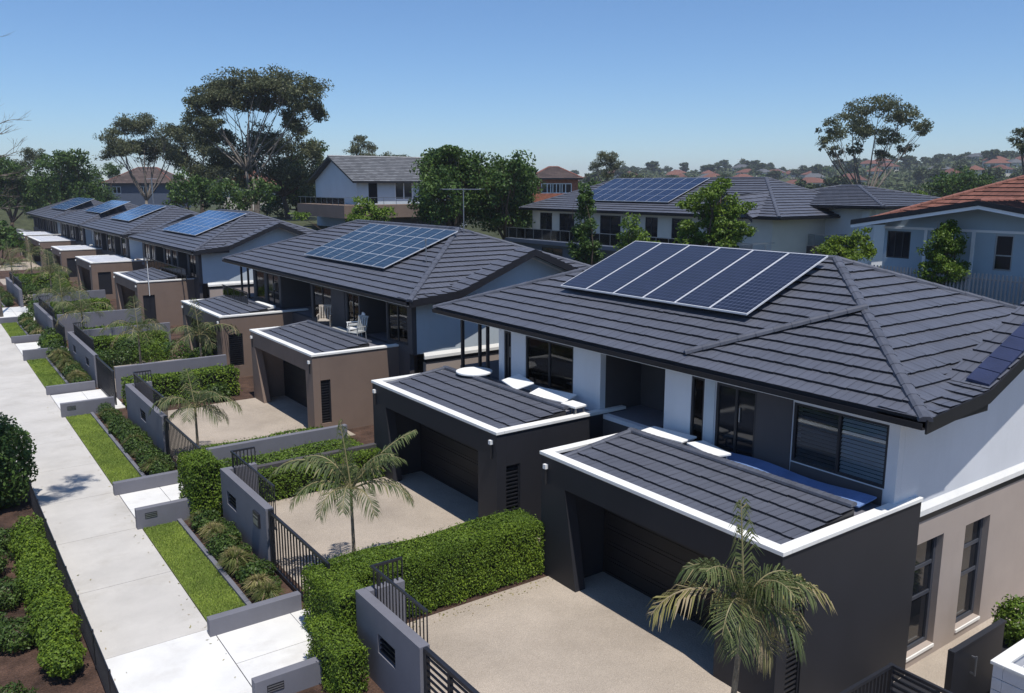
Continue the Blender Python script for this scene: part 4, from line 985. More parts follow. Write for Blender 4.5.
def chair(x, y, rz, label, mat):
    root = thing('chair', label, 'chair', (0, 0, 0), 'garden chairs on the second house balcony')
    m = MB(); m.prism([(-.28, -.27, .40), (.28, -.27, .42), (.28, .27, .42), (-.28, .27, .40)], (0, 0, .035)); m.build('seat', mat, root, bevel=.01)
    m = MB()
    for k in range(5): m.prism([(.25+.03*0, -.26+.115*k, .44), (.29, -.26+.115*k, .44), (.42, -.26+.115*k, 1.02), (.385, -.26+.115*k, 1.02)], (0, .07, 0))
    m.prism([(.38, -.28, .98), (.425, -.28, .98), (.44, -.28, 1.06), (.395, -.28, 1.06)], (0, .56, 0)); m.build('backrest', mat, root)
    for s in (-1, 1):
        m = MB(); m.box(-.28, .30, s*.29-.025, s*.29+.025, .63, .67); m.build('armrest', mat, root)
        for q in (-1, 1):
            m = MB(); m.tube([(q*.26, s*.27, .0), (q*.24, s*.26, .41 if q > 0 else .64)], .022, 6); m.build('leg', mat, root)
    root.location = (x, y, zb); root.rotation_euler = (0, 0, R(rz))
chair(14.55, 31.5, 20, 'pale grey slatted chair standing nearest the brown garage roof edge', 'fabric_grey')
chair(14.85, 32.4, -15, 'white slatted chair beside the pale grey one on the second house balcony', 'plastic_white')
chair(14.7, 35.2, 60, 'beige slatted chair at the far side of the second house balcony', 'stone')
slab_thing('lounger', 'flat pale cushion on the ridge edge of the second house balcony', 'lounger', 14.45, 15.1, 33.2, 34.6, zb, .14, 'fabric_grey', 'white loungers on the balconies', -4)
slab_thing('lounger', 'white lounger on the balcony above the farther brown garage', 'lounger', 14.2, 14.9, 42.2, 44.4, zb, .16, 'plastic_white', 'white loungers on the balconies', 4, .05)
for x0, lab, ya, yb in ((13.95, 'black balcony railing above the farther brown garage', 43.5, 47.8), (14.6, 'black balcony railing over the third house garages', 58, 70)):
    root = thing('balcony_railing', lab, 'railing', (x0, (ya+yb)/2, zb), 'balcony railings')
    m = MB(); m.box(x0-.02, x0+.02, ya, yb, 3.85, 3.9)
    y = ya
    while y <= yb: m.box(x0-.02, x0+.02, y, y+.04, 3.02, 3.85); y += 1.1
    m.build('frame', 'metal_black', root)
    m = MB(); m.box(x0-.006, x0+.006, ya+.05, yb-.05, 3.1, 3.83); m.build('glass_panel', 'glass_clear', root)

# ------------------------------------------------------------------ aerial and masts
root = thing('tv_antenna', 'television aerial on a thin mast on the second roof', 'antenna', (20.8, 32.6, 7.4))
m = MB(); m.tube([(20.75, 33.0, 7.25), (20.75, 33.0, 9.25)], .022, 6); m.build('mast', 'metal_grey', root)
m = MB(); m.tube([(20.25, 34.0, 9.2), (21.15, 32.2, 9.2)], .018, 5)
for k in range(8):
    q = Vector((20.25, 34.0, 9.22)).lerp(Vector((21.15, 32.2, 9.22)), k/7); d = Vector((.9, .45, 0)).normalized()*(.25+.02*k); m.tube([q-d, q+d], .008, 4)
m.build('boom', 'metal_grey', root)
for x, y, h, lab in ((17.6, 31.0, 1.0, 'thin vent pipe on the second roof below the solar grid'), (12.4, 58.8, 2.2, 'white mast standing at the corner of the third house garage roof')):
    root = thing('vent_pipe', lab, 'pipe', (x, y, 5), 'thin pipes on the roofs')
    z0 = 5.1+(x-14.9)*.385-.05 if x > 15 else 2.2
    m = MB(); m.tube([(x, y, z0), (x, y, z0+h)], .022, 7); m.build('pipe', 'metal_grey' if x > 15 else 'plastic_white', root)
    m = MB(); m.tube([(x, y, z0+h), (x, y, z0+h+.08)], .05, 8); m.build('cap', 'metal_grey', root)

# dry leaves blown against the edges of the paving
n = 420; e = RNG.integers(0, 5, n); u = RNG.uniform(0, 1, n); k = np.abs(RNG.normal(0, .18, n))
X = np.choose(e, [4.30-k, 2.10+k, 6.75+5*u, 6.75+k, 6.75+5*u]); Y = np.choose(e, [12+30*u, 12+30*u, 14.95-k, 8.6+6*u, 23.6-k]); Zl = np.choose(e, [.045, .045, .035, .035, .035])
P = np.stack([X, Y, Zl], 1); o = quads('fallen_leaves', leaf_quads(P, np.tile([0, 0, 1.], (n, 1)), .065, .03, .25), 'palm_dry'); prop(o, 'dry fallen leaves scattered along the edges of path and driveways', 'leaves', kind='stuff')
# ------------------------------------------------------------------ houses on the rise behind the row
def body(root, x0, x1, y0, y1, z0, z1, mat, holes=(), sideholes=()):
    w = MB(); gridwall(w, 'x', (y0, y1), (z0, z1), holes, x0, x0+.2)
    gridwall(w, 'y', (x0+.203, x1-.203), (z0, z1), sideholes, y0, y0+.2)
    w.box(x0+.203, x1-.203, y1-.2, y1, z0, z1); w.box(x1-.2, x1, y0, y1, z0, z1)
    return w.build('wall', mat, root)
def rail(root, x0, x1, y0, y1, z, h=.95, step=1.2, mat='metal_grey', side=True, glass=True):
    m = MB(); m.box(x0-.02, x0+.02, y0, y1, z+h-.05, z+h)
    y = y0
    while y <= y1: m.box(x0-.015, x0+.015, y, y+.04, z, z+h-.05); y += step
    if side:
        m.box(x0+.023, x1, y0-.02, y0+.02, z+h-.05, z+h); x = x0+step
        while x < x1: m.box(x, x+.04, y0-.015, y0+.015, z, z+h-.05); x += step
    r = m.build('balcony_rail', mat, root)
    if glass:
        g = MB(); g.box(x0-.005, x0+.005, y0+.03, y1, z+.08, z+h-.06); g.build('glass_panel', 'glass_clear', r)
    return r

# house with a panelled roof and a long balcony, behind the two nearest roofs
root = thing('house', 'house behind the nearest roof with a full width balcony and a wide navy solar roof', 'house', (44.4, 48, 2.2))
gz, ze = 2.2, 7.35
hl = [(y, y+w, 5.0, 7.05) for y, w in ((57.2, 1.7), (54.2, 2.0), (48.6, 2.4), (44.6, 1.3), (41.6, 1.6), (37.3, 2.2))]
body(root, 44.9, 56, 34.4, 60.0, gz-3, ze, 'render_cream', hl)
for a in hl: window(root, 'x', 44.9, *a, 2, (), .07, far=True)
roof, I = gablet_roof(root, 33.4, 61.0, 44.2, 50.4, 56.6, 7.4, t=.40, tw=.6, gable=False)
d = MB(); d.box(42.6, 44.897, 34.0, 61.0, 4.55, 4.85); d.box(42.62, 44.897, 34.02, 60.98, 1.5, 1.9); d.build('balcony_floor', 'render_navy', root)
w = MB(); gridwall(w, 'x', (34.5, 60.8), (gz-3, 4.54), [(36+4.4*k, 38.8+4.4*k, 2.1, 4.3) for k in range(5)], 43.2, 43.4); w.build('lower_wall', 'render_navy', root)
for k in range(5): window(root, 'x', 43.2, 36+4.4*k, 38.8+4.4*k, 2.1, 4.3, 2, (), .07, far=True)
rail(root, 42.7, 44.8, 34.1, 60.9, 4.85)
gd = MB()
gd.prism([(43.9, 35.4, 7.35), (43.9, 39.0, 7.35), (43.9, 37.2, 8.75)], (.2, 0, 0)); gd.build('gablet', 'render_navy', root)
gt = MB(); tile_face(gt, [(43.6, 35.0, 7.33), (43.6, 37.2, 9.0), (48.5, 37.2, 9.0), (46.0, 35.0, 7.9)], (1, 0, 0), .42, .6); tile_face(gt, [(43.6, 39.4, 7.33), (43.6, 37.2, 9.0), (48.5, 37.2, 9.0), (46.0, 39.4, 7.9)], (1, 0, 0), .42, .6); gt.build('gablet_roof', 'tile_charcoal', root)
bb = MB()
for s in (-1, 1): bb.prism([(43.58, 37.2+s*2.25, 7.28), (43.58, 37.2, 8.98), (43.58, 37.2, 8.74), (43.58, 37.2+s*2.25, 7.05)], (-.05, 0, 0))
bb.build('barge_board', 'fascia_black', root)
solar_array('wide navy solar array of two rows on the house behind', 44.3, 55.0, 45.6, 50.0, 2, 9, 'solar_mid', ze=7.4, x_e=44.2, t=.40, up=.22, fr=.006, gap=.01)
for k, y in enumerate((59.6, 58.4)):
    slab_thing('lounger', ('white bench at the far end of the long balcony of the house behind', 'white box seat near the far end of the long balcony of the house behind')[k], 'bench', 43.1, 44.0, y, y+.9, 4.85, .4, 'plastic_white')

# white walled wing further right
root = thing('house', 'house with pale balcony wall and low grey hip roof right of the bright tree', 'house', (50, 35, 2.4))
body(root, 50.5, 60, 30.8, 40.5, -2, 8.0, 'render_white', [(37.8, 39.8, 5.4, 7.6)])
window(root, 'x', 50.5, 37.8, 39.8, 5.4, 7.6, 2, (), .07, far=True)
gablet_roof(root, 29.6, 42.0, 49.4, 55.2, 61.0, 8.05, t=.22, tw=.6, gable=False, run=5.5)
d = MB(); d.box(48.6, 50.497, 32.6, 40.4, 3.2, 5.4); d.build('balcony_wall', 'dark_taupe', root)
rail(root, 48.7, 50.4, 32.7, 40.3, 5.4, .8)
w = MB(); w.prism([(48.6, 31.0, -1), (48.6, 31.5, -1), (50.2, 31.5, 7.9), (50.2, 31.0, 7.9)], (1.2, 0, 0)); w.build('fin_wall', 'render_white', root)
root = thing('house', 'flat roofed grey house partly hidden left of the red tiled house', 'house', (58, 28, 3))
body(root, 56, 66, 25.0, 33.0, 0, 7.4, 'render_blue', [(28, 31, 5.2, 6.2)]); window(root, 'x', 56, 28, 31, 5.2, 6.2, 3, (), .07, far=True)
f = MB(); f.box(55.2, 66.6, 24.5, 33.4, 7.41, 7.9); f.build('roof', 'ridge_tile', root)
f = MB(); f.box(54.6, 55.9, 26, 33.2, 4.7, 4.9); f.build('awning', 'fascia_black', root)

# red roofed house at the right edge: built facing -Y, then turned to face the path
root = thing('house', 'blue grey house with red tiled gable roof at the right edge', 'house', (0, 0, 0))
E0 = 3.05
Rl, Br, T0, T1, Lb, Bb = (-.8, -.7, E0), (19, -.7, E0), (5.9, 6, E0+2.81), (12.3, 6, E0+2.81), (-.8, 12.7, E0), (19, 12.7, E0)
Wl, Wr, Wp, Kp = (-.95, -1.1, E0+.06), (9.75, -1.1, E0+.06), (4.4, -1.1, E0+.98), (4.4, 1.64, E0+.98)
Km = (4.4, -.7+.98/.42, E0+.98); Vr = (9.6, -.7, E0)
clad(root, [([Rl, Km, T0], (1, 0, 0)), ([Vr, Br, T1, T0, Km], (1, 0, 0)), ([Lb, Bb, T1, T0], None), ([Rl, T0, Lb], None), ([Br, T1, Bb], None), ([Wl, Wp, Kp], (1, 0, .22)), ([Wr, Wp, Kp], (1, 0, -.22))], [(Rl, T0), (T0, T1), (T1, Br), (T0, Lb)], 'tile_red', 'ridge_red', .3, .42, gutter=[(Lb, Rl)])
cb = MB(); ridge_caps(cb, Kp, Wp); cb.build('ridge_cap', 'ridge_red', root)
bb = MB(); tr = MB()
for a, b in ((Wl, Wp), (Wp, Wr)):
    bb.prism([(a[0], -1.1, a[2]-.15), (b[0], -1.1, b[2]-.15), (b[0], -1.1, b[2]+.03), (a[0], -1.1, a[2]+.03)], (0, -.04, 0))
    tr.prism([(a[0], -1.06, a[2]-.155), (b[0], -1.06, b[2]-.155), (b[0], -1.06, b[2]-.29), (a[0], -1.06, a[2]-.29)], (0, -.04, 0))
bb.build('barge_board', 'fascia_black', root)
g = MB(); g.prism([(0, .003, 2.9), (0, .003, 3.1), (4.4, .003, 3.86), (8.8, .003, 3.1), (8.8, .003, 2.9)], (0, .2, 0)); g.build('gable_wall', 'render_teal', root)
wh = [(.15, 1.2, 1.55, 2.7), (4.65, 5.35, 1.35, 2.75), (7.0, 8.2, 1.4, 2.7)]
w = MB(); gridwall(w, 'y', (0, 18.2), (-3, 2.897), wh, 0, .2); w.box(0, .2, .203, 12, -3, 2.9); w.box(18, 18.2, .203, 12, -3, 2.9); w.box(.203, 17.997, 11.8, 12, -3, 2.9); w.build('wall', 'render_teal', root)
window(root, 'y', 0, *wh[0], 3, (), .05, far=True, frame='metal_black'); window(root, 'y', 0, *wh[1], 1, (), .06, far=True, frame='metal_grey', rails=(.42,)); window(root, 'y', 0, *wh[2], 2, (), .08, far=True, frame='trim_white')
tr.box(0, 18.2, -.05, -.003, 2.80, 2.90)
for x in (1.8, 3.75, 6.2): tr.box(x, x+.13, -.05, -.003, -1, 2.797)
tr.build('wall_trim', 'trim_white', root)
root.location = (34.6, 20.6, 4.75); root.rotation_euler = (0, 0, R(-90))
root = thing('picket_fence', 'grey picket fence before the red roofed house', 'fence', (33.4, 14, 4.5))
p = MB(); y = 4.0
while y < 20.2: p.box(33.385, 33.415, y, y+.06, 4.6, 6.05); y += .15
p.build('pickets', 'metal_grey', root)
p = MB(); p.box(33.42, 33.46, 4, 20.2, 5.0, 5.06); p.box(33.42, 33.46, 4, 20.2, 5.8, 5.86); p.build('rail', 'metal_grey', root)
for k, y in enumerate((6.5, 8.2, 9.6, 11.2, 14.0, 16.0)):
    shrub(32.6, y, .7, 1.0, 'low grassy shrub at the foot of the grey picket fence', 700, ('grassy_leaf', 'bright_leaf')[k % 2], .2, .06, group='shrubs below the picket fence', z=hgt(32.6, y))
root = thing('house', 'small red tiled garden roof peeping over the nearest ridge at the right edge', 'shed', (30.4, 8.8, 3))
gt = MB(); tile_face(gt, [(29.6, 7.0, 4.35), (29.6, 10.4, 4.35), (31.4, 10.4, 4.75), (31.4, 7.0, 4.75)], None, .4, .4); gt.build('roof', 'tile_red', root)
w = MB(); w.box(29.9, 31.5, 7.3, 10.1, -1, 4.3); w.build('wall', 'render_cream', root)

# grey gabled house on the rise, left of centre
root = thing('house', 'pale grey gabled house with a brown balcony on the rise left of centre', 'house', (40, 84, 5))
x0, x1, y0, y1, ze = 37, 50, 79.0, 89.5, 10.0; ym = (y0+y1)/2
wh = [(y0+1.0, y0+1.7, 7.6, 9.6)]
sh = [(41.3, 43.4, 7.9, 9.7), (45.6, 47.8, 7.9, 9.7)]
body(root, x0, x1, y0, y1, 2, ze, 'render_blue', [], [(38.3, 39.3, 7.55, 9.6)]+sh)
window(root, 'y', y0, 38.3, 39.3, 7.55, 9.6, 1, (), .07, far=True)
for s in sh: window(root, 'y', y0, *s, 2, (), .1, far=True, frame='trim_white')
g = MB(); g.prism([(x0+.003, y0, ze), (x0+.003, y1, ze), (x0+.003, ym, ze+2.2)], (.2, 0, 0)); g.build('gable_wall', 'render_blue', root)
zp = ze-.25
clad(root, [([(x0-.7, y0-.7, zp), (x0-.7, ym, ze+2.35), (x1, ym, ze+2.35), (x1, y0-.7, zp)], None), ([(x0-.7, y1+.7, zp), (x0-.7, ym, ze+2.35), (x1, ym, ze+2.35), (x1, y1+.7, zp)], None)], [((x0-.7, ym, ze+2.37), (x1, ym, ze+2.37))], 'tile_grey', 'ridge_pale', .6, gutter=[((x1, y0-.7, zp), (x0-.7, y0-.7, zp))][::-1])
b = MB(); b.box(x0-2.6, x1-1.5, y0-2.6, y0-.003, 6.2, 7.45); b.box(x0-2.6, x0-.003, y0, y1-1, 6.2, 7.45); b.build('balcony_wall', 'render_brown', root)
rail(root, x0-2.5, x1-1.6, y0-2.5, y1-1.1, 7.45, .75, 1.4)
w = MB(); w.box(x0-1.4, x1-2.5, y0-1.4, y0-.01, 1.5, 6.19); w.build('lower_wall', 'dark_taupe', root)

# other roofs among the trees
def simple(px0, px1, D, zb, ze, rise, wall, tile, cap, label, wins=2, depth=9, base=None):
    a = ahead((px0-512)/853.4*D, D); b = ahead((px1-512)/853.4*D, D); L = math.hypot(b[0]-a[0], b[1]-a[1])
    root = thing('house', label, 'house', (0, 0, 0))
    body_h = [(1.2+k*(L-2.4)/max(1, wins), 1.2+k*(L-2.4)/max(1, wins)+1.6, ze-2.0, ze-.7) for k in range(wins)]
    w = MB(); gridwall(w, 'y', (0, L), (zb, ze), body_h, 0, .2); w.box(0, .2, .203, depth, zb, ze); w.box(L-.2, L, .203, depth, zb, ze); w.box(.203, L-.203, depth-.2, depth, zb, ze); w.build('wall', wall, root)
    for q in body_h: window(root, 'y', 0, *q, 2, (), .1, far=True, frame='trim_white')
    o = .6; r = min(depth/2+o, L/2); m_ = depth/2
    A, B, C, E_ = (-o, -o, ze-.05), (L+o, -o, ze-.05), (L+o, depth+o, ze-.05), (-o, depth+o, ze-.05); T0, T1 = (r-o, m_, ze+rise), (L-r+o, m_, ze+rise)
    clad(root, [([A, B, T1, T0], None), ([E_, C, T1, T0], None), ([A, T0, E_], None), ([B, T1, C], None)], [(T0, T1), (A, T0), (B, T1), (E_, T0), (C, T1)], tile, cap, .8, .5, gutter=[(B, A)])
    root.location = (a[0], a[1], 0); root.rotation_euler = (0, 0, -YAW)
    return root
simple(106, 172, 165, 3, hz(183, 165), 3.0, 'render_navy', 'tile_brown', 'ridge_red', 'navy walled house with brown hip roof beyond the end of the row', 2)
simple(222, 268, 150, 3, hz(186, 150), 2.6, 'render_cream', 'tile_orange', 'ridge_red', 'cream house with orange roof glimpsed between gum trunks', 1)
simple(532, 578, 112, 4, hz(178, 112), 1.5, 'brick_red', 'tile_brown', 'ridge_red', 'brown roofed house with white posts behind the round green trees', 3)
simple(404, 432, 128, 5, hz(172, 128), 1.7, 'brick_red', 'tile_orange', 'ridge_red', 'orange roof just right of the grey gabled house', 1)
simple(-30, 34, 178, 0, hz(226, 178)+.2, 1.6, 'dark_taupe', 'tile_brown', 'ridge_tile', 'low brown roof at the left edge beyond the row', 2)
simple(-60, 22, 150, 0, hz(242, 150)+1.6, .5, 'render_grey', 'tile_grey', 'ridge_pale', 'low grey outbuilding at the left edge beside the path end', 4, 7)
# white water tank between the left trees
root = thing('water_tank', 'pale block shaped tank between the trees at the far left', 'tank', (*bear(32, 185), 8))
a = bear(32, 185); m = MB(); m.tube([(a[0], a[1], 3), (a[0], a[1], hz(180, 185))], 1.3, 14); m.build('tank', 'render_cream', root)
m = MB(); m.tube([(a[0], a[1], hz(180, 185)), (a[0], a[1], hz(180, 185)+.4)], [1.35, .2], 14); m.build('lid', 'metal_grey', root)

# ------------------------------------------------------------------ trees
def cluster(c, r, ratio, n, sub=9, tight=.42):
    'leaf positions gathered in small sprays inside an ellipsoid'
    d = unit(RNG.normal(0, 1, (sub, 3))); rr = RNG.uniform(.25, .95, sub)[:, None]
    S = np.array(c)+d*rr*np.array([r, r, r*ratio]); k = RNG.integers(0, sub, n)
    off = unit(RNG.normal(0, 1, (n, 3)))*(RNG.uniform(0, 1, n)**.45)[:, None]*np.array([r, r, r*ratio*.85])*tight*RNG.uniform(.6, 1.2, sub)[k][:, None]
    return S[k]+off, unit(off+1e-6)
def limb(m, a, b, r0, r1, bend=.12, k=6):
    a = Vector(a); b = Vector(b); L = (b-a).length; n = 6
    w = Vector((random.uniform(-1, 1), random.uniform(-1, 1), random.uniform(-.2, .5)))*L*bend
    m.tube([a.lerp(b, t/n)+w*math.sin(math.pi*t/n) for t in range(n+1)], [r0+(r1-r0)*t/n for t in range(n+1)], k)
def tree(px, D, label, clumps, trunk=.35, bark='bark_grey', leaf='gum_leaf', fork=.35, L=.38, W=.16, dens=1.0, cat='tree', name='tree', group=None, spread=3.0, lean=0, trunks=1, up=.2, rs=1.1):
    x, y = bear(px, D); z0 = hgt(x, y)-.2
    root = thing(name, label, cat, (x, y, z0), group)
    Vs = []; tm = MB(); lm = MB()
    C = []
    for (u, v, ru, rv) in clumps:
        s = (u-512)/853.4*D; dd = random.uniform(-1, 1)*spread; p = ahead(s*(D+dd)/D, D+dd); C.append(((p[0], p[1], hz(v, D)), rs*ru/853.4*D, rv/ru, rs*rs*ru*rv))
    zmin = min(c[0][2] for c in C); zmax = max(c[0][2] for c in C); zf = z0+(zmin-z0)*fork+.3*(zmax-zmin)*.2
    heads = []
    for t in range(trunks):
        ox = (t-(trunks-1)/2)*trunk*3.0; cx_ = sum(c[0][0] for c in C)/len(C); cy_ = sum(c[0][1] for c in C)/len(C)
        hd = Vector((x+ox+(cx_-x)*.3, y-ox*.5+(cy_-y)*.3, zf+random.uniform(0, 1)*(zmin-zf)*.4)); heads.append(hd)
        limb(tm, (x+ox*.4, y-ox*.2, z0-.5), hd, trunk*1.15, trunk*.75, .05, 9)
    for i, (c, r, ra, ar) in enumerate(C):
        hd = min(heads, key=lambda h: (Vector(c)-h).length+random.uniform(0, 2))
        q = Vector(c)+Vector((0, 0, -r*ra*.2)); limb(lm, hd, q, trunk*.55, trunk*.10, .13)
        for j in range(5):
            e = Vector(c)+Vector((random.uniform(-.8, .8)*r, random.uniform(-.8, .8)*r, random.uniform(-.5, .7)*r*ra)); limb(lm, hd.lerp(q, random.uniform(.55, .95)), e, trunk*.16, trunk*.03, .15, 4)
        scale = (853.4/D)**2; n = int(dens*4.2*math.pi*ar/max(.8, (L*W*.5*scale))); n = min(n, 16000)
        P, d = cluster(c, r, ra, n, max(8, int(12+r*4)), .46)
        Vs.append(leaf_quads(P, d*.7+np.array([0, 0, .35]), L, W, .9, -.3 if leaf == 'gum_leaf' else .1))
    quads('crown', np.concatenate(Vs), leaf, root)
    tm.build('trunk', bark, root, smooth=True); lm.build('limbs', bark, root, smooth=True)
    return root
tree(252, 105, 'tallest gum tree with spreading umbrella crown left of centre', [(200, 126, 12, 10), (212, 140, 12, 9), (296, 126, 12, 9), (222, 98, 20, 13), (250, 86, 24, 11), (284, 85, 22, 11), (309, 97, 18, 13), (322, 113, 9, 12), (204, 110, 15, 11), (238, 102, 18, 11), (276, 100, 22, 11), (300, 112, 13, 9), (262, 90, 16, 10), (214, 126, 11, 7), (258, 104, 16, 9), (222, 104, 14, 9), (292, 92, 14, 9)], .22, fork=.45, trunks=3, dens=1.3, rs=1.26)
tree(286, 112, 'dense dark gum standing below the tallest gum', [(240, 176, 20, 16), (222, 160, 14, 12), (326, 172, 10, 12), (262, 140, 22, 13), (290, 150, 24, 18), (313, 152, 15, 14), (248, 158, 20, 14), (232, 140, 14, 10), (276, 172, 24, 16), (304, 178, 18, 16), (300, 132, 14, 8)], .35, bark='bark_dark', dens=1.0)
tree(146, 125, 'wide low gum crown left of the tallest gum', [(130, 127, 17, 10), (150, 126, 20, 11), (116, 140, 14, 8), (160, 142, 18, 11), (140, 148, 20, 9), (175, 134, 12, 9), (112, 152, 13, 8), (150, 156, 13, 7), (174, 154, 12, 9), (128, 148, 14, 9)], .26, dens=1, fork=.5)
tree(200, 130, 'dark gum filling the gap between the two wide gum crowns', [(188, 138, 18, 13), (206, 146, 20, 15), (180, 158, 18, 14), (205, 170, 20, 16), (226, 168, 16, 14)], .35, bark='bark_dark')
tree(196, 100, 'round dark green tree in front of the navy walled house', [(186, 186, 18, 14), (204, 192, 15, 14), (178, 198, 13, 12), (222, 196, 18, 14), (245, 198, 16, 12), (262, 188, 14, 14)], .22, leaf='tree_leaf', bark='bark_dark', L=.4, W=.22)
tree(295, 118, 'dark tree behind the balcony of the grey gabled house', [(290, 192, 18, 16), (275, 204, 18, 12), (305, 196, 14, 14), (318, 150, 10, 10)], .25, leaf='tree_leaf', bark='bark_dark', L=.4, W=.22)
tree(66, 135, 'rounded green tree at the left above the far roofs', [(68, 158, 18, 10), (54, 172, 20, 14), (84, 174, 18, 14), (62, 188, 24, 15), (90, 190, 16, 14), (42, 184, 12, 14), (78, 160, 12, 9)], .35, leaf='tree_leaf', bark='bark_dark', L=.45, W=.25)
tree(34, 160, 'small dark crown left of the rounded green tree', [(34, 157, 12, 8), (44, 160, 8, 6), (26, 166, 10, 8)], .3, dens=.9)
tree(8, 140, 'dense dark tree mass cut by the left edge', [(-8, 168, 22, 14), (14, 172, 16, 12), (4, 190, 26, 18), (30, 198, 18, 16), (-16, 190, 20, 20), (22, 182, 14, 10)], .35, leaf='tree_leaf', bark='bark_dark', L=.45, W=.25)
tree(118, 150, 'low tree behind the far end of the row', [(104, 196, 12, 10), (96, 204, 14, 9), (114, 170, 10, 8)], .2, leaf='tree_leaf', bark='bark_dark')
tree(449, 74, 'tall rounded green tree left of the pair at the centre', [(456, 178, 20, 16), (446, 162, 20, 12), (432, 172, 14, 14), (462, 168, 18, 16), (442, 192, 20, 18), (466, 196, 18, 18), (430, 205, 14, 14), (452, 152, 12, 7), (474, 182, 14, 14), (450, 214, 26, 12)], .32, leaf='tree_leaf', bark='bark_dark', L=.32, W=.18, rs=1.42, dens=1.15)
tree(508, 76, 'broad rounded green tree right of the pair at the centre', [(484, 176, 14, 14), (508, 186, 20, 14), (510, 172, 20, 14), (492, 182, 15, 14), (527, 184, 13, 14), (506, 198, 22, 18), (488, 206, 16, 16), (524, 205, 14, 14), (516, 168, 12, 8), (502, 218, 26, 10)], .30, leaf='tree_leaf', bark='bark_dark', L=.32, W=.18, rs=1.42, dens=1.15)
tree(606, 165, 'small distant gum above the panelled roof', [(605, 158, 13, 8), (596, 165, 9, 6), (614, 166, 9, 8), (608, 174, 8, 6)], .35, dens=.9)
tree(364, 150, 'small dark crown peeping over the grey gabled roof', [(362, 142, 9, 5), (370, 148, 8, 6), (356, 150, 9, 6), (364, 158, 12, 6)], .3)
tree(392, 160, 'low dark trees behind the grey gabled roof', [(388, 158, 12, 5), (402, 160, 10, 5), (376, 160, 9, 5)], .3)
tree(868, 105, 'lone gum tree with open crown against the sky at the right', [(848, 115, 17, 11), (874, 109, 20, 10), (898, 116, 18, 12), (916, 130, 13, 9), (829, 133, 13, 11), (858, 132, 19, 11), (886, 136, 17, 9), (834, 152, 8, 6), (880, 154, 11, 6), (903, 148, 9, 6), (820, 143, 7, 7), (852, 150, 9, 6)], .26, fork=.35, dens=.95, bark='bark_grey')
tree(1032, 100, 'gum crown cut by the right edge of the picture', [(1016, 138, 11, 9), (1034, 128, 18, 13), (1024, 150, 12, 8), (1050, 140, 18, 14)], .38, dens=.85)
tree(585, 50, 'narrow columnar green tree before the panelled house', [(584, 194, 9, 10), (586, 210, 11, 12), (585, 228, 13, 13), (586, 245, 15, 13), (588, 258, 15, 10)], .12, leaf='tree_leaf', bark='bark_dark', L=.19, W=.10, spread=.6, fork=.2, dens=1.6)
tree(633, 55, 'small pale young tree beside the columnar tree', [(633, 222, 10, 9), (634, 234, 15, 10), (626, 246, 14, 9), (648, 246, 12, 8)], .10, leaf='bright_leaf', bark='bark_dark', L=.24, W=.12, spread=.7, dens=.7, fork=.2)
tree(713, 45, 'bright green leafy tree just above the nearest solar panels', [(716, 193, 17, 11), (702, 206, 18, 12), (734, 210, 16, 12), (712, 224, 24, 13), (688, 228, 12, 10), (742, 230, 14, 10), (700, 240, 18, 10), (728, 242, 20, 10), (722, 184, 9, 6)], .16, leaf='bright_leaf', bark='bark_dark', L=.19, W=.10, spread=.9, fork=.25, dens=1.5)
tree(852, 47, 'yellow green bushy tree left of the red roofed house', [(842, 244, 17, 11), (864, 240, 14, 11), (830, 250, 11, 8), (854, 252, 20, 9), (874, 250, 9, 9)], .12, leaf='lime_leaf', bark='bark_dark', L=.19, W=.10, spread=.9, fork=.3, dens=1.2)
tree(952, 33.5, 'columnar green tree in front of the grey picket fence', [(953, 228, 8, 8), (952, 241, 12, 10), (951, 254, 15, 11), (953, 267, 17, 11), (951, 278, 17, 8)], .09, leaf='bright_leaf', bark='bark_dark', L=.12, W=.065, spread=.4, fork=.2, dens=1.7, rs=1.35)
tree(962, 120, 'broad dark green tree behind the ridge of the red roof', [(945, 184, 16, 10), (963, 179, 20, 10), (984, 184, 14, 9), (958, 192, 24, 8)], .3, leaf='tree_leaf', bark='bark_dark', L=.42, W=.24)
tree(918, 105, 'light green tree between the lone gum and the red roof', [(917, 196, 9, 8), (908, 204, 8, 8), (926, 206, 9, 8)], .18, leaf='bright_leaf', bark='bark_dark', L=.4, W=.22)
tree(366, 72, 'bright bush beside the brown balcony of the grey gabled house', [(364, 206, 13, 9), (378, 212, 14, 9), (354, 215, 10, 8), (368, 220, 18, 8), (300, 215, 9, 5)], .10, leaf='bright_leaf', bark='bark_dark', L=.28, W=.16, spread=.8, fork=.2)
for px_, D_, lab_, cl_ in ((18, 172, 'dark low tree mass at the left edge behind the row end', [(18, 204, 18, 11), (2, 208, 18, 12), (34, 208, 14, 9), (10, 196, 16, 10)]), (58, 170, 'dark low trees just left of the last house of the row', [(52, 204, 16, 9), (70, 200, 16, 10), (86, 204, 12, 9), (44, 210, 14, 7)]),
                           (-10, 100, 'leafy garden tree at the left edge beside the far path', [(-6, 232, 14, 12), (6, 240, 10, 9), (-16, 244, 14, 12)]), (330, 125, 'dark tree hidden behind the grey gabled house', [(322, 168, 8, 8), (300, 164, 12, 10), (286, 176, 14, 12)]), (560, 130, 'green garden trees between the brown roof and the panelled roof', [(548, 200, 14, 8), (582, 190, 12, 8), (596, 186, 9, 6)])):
    tree(px_, D_, lab_, cl_, .25, leaf='tree_leaf', bark='bark_dark', L=.5, W=.28, fork=.15)
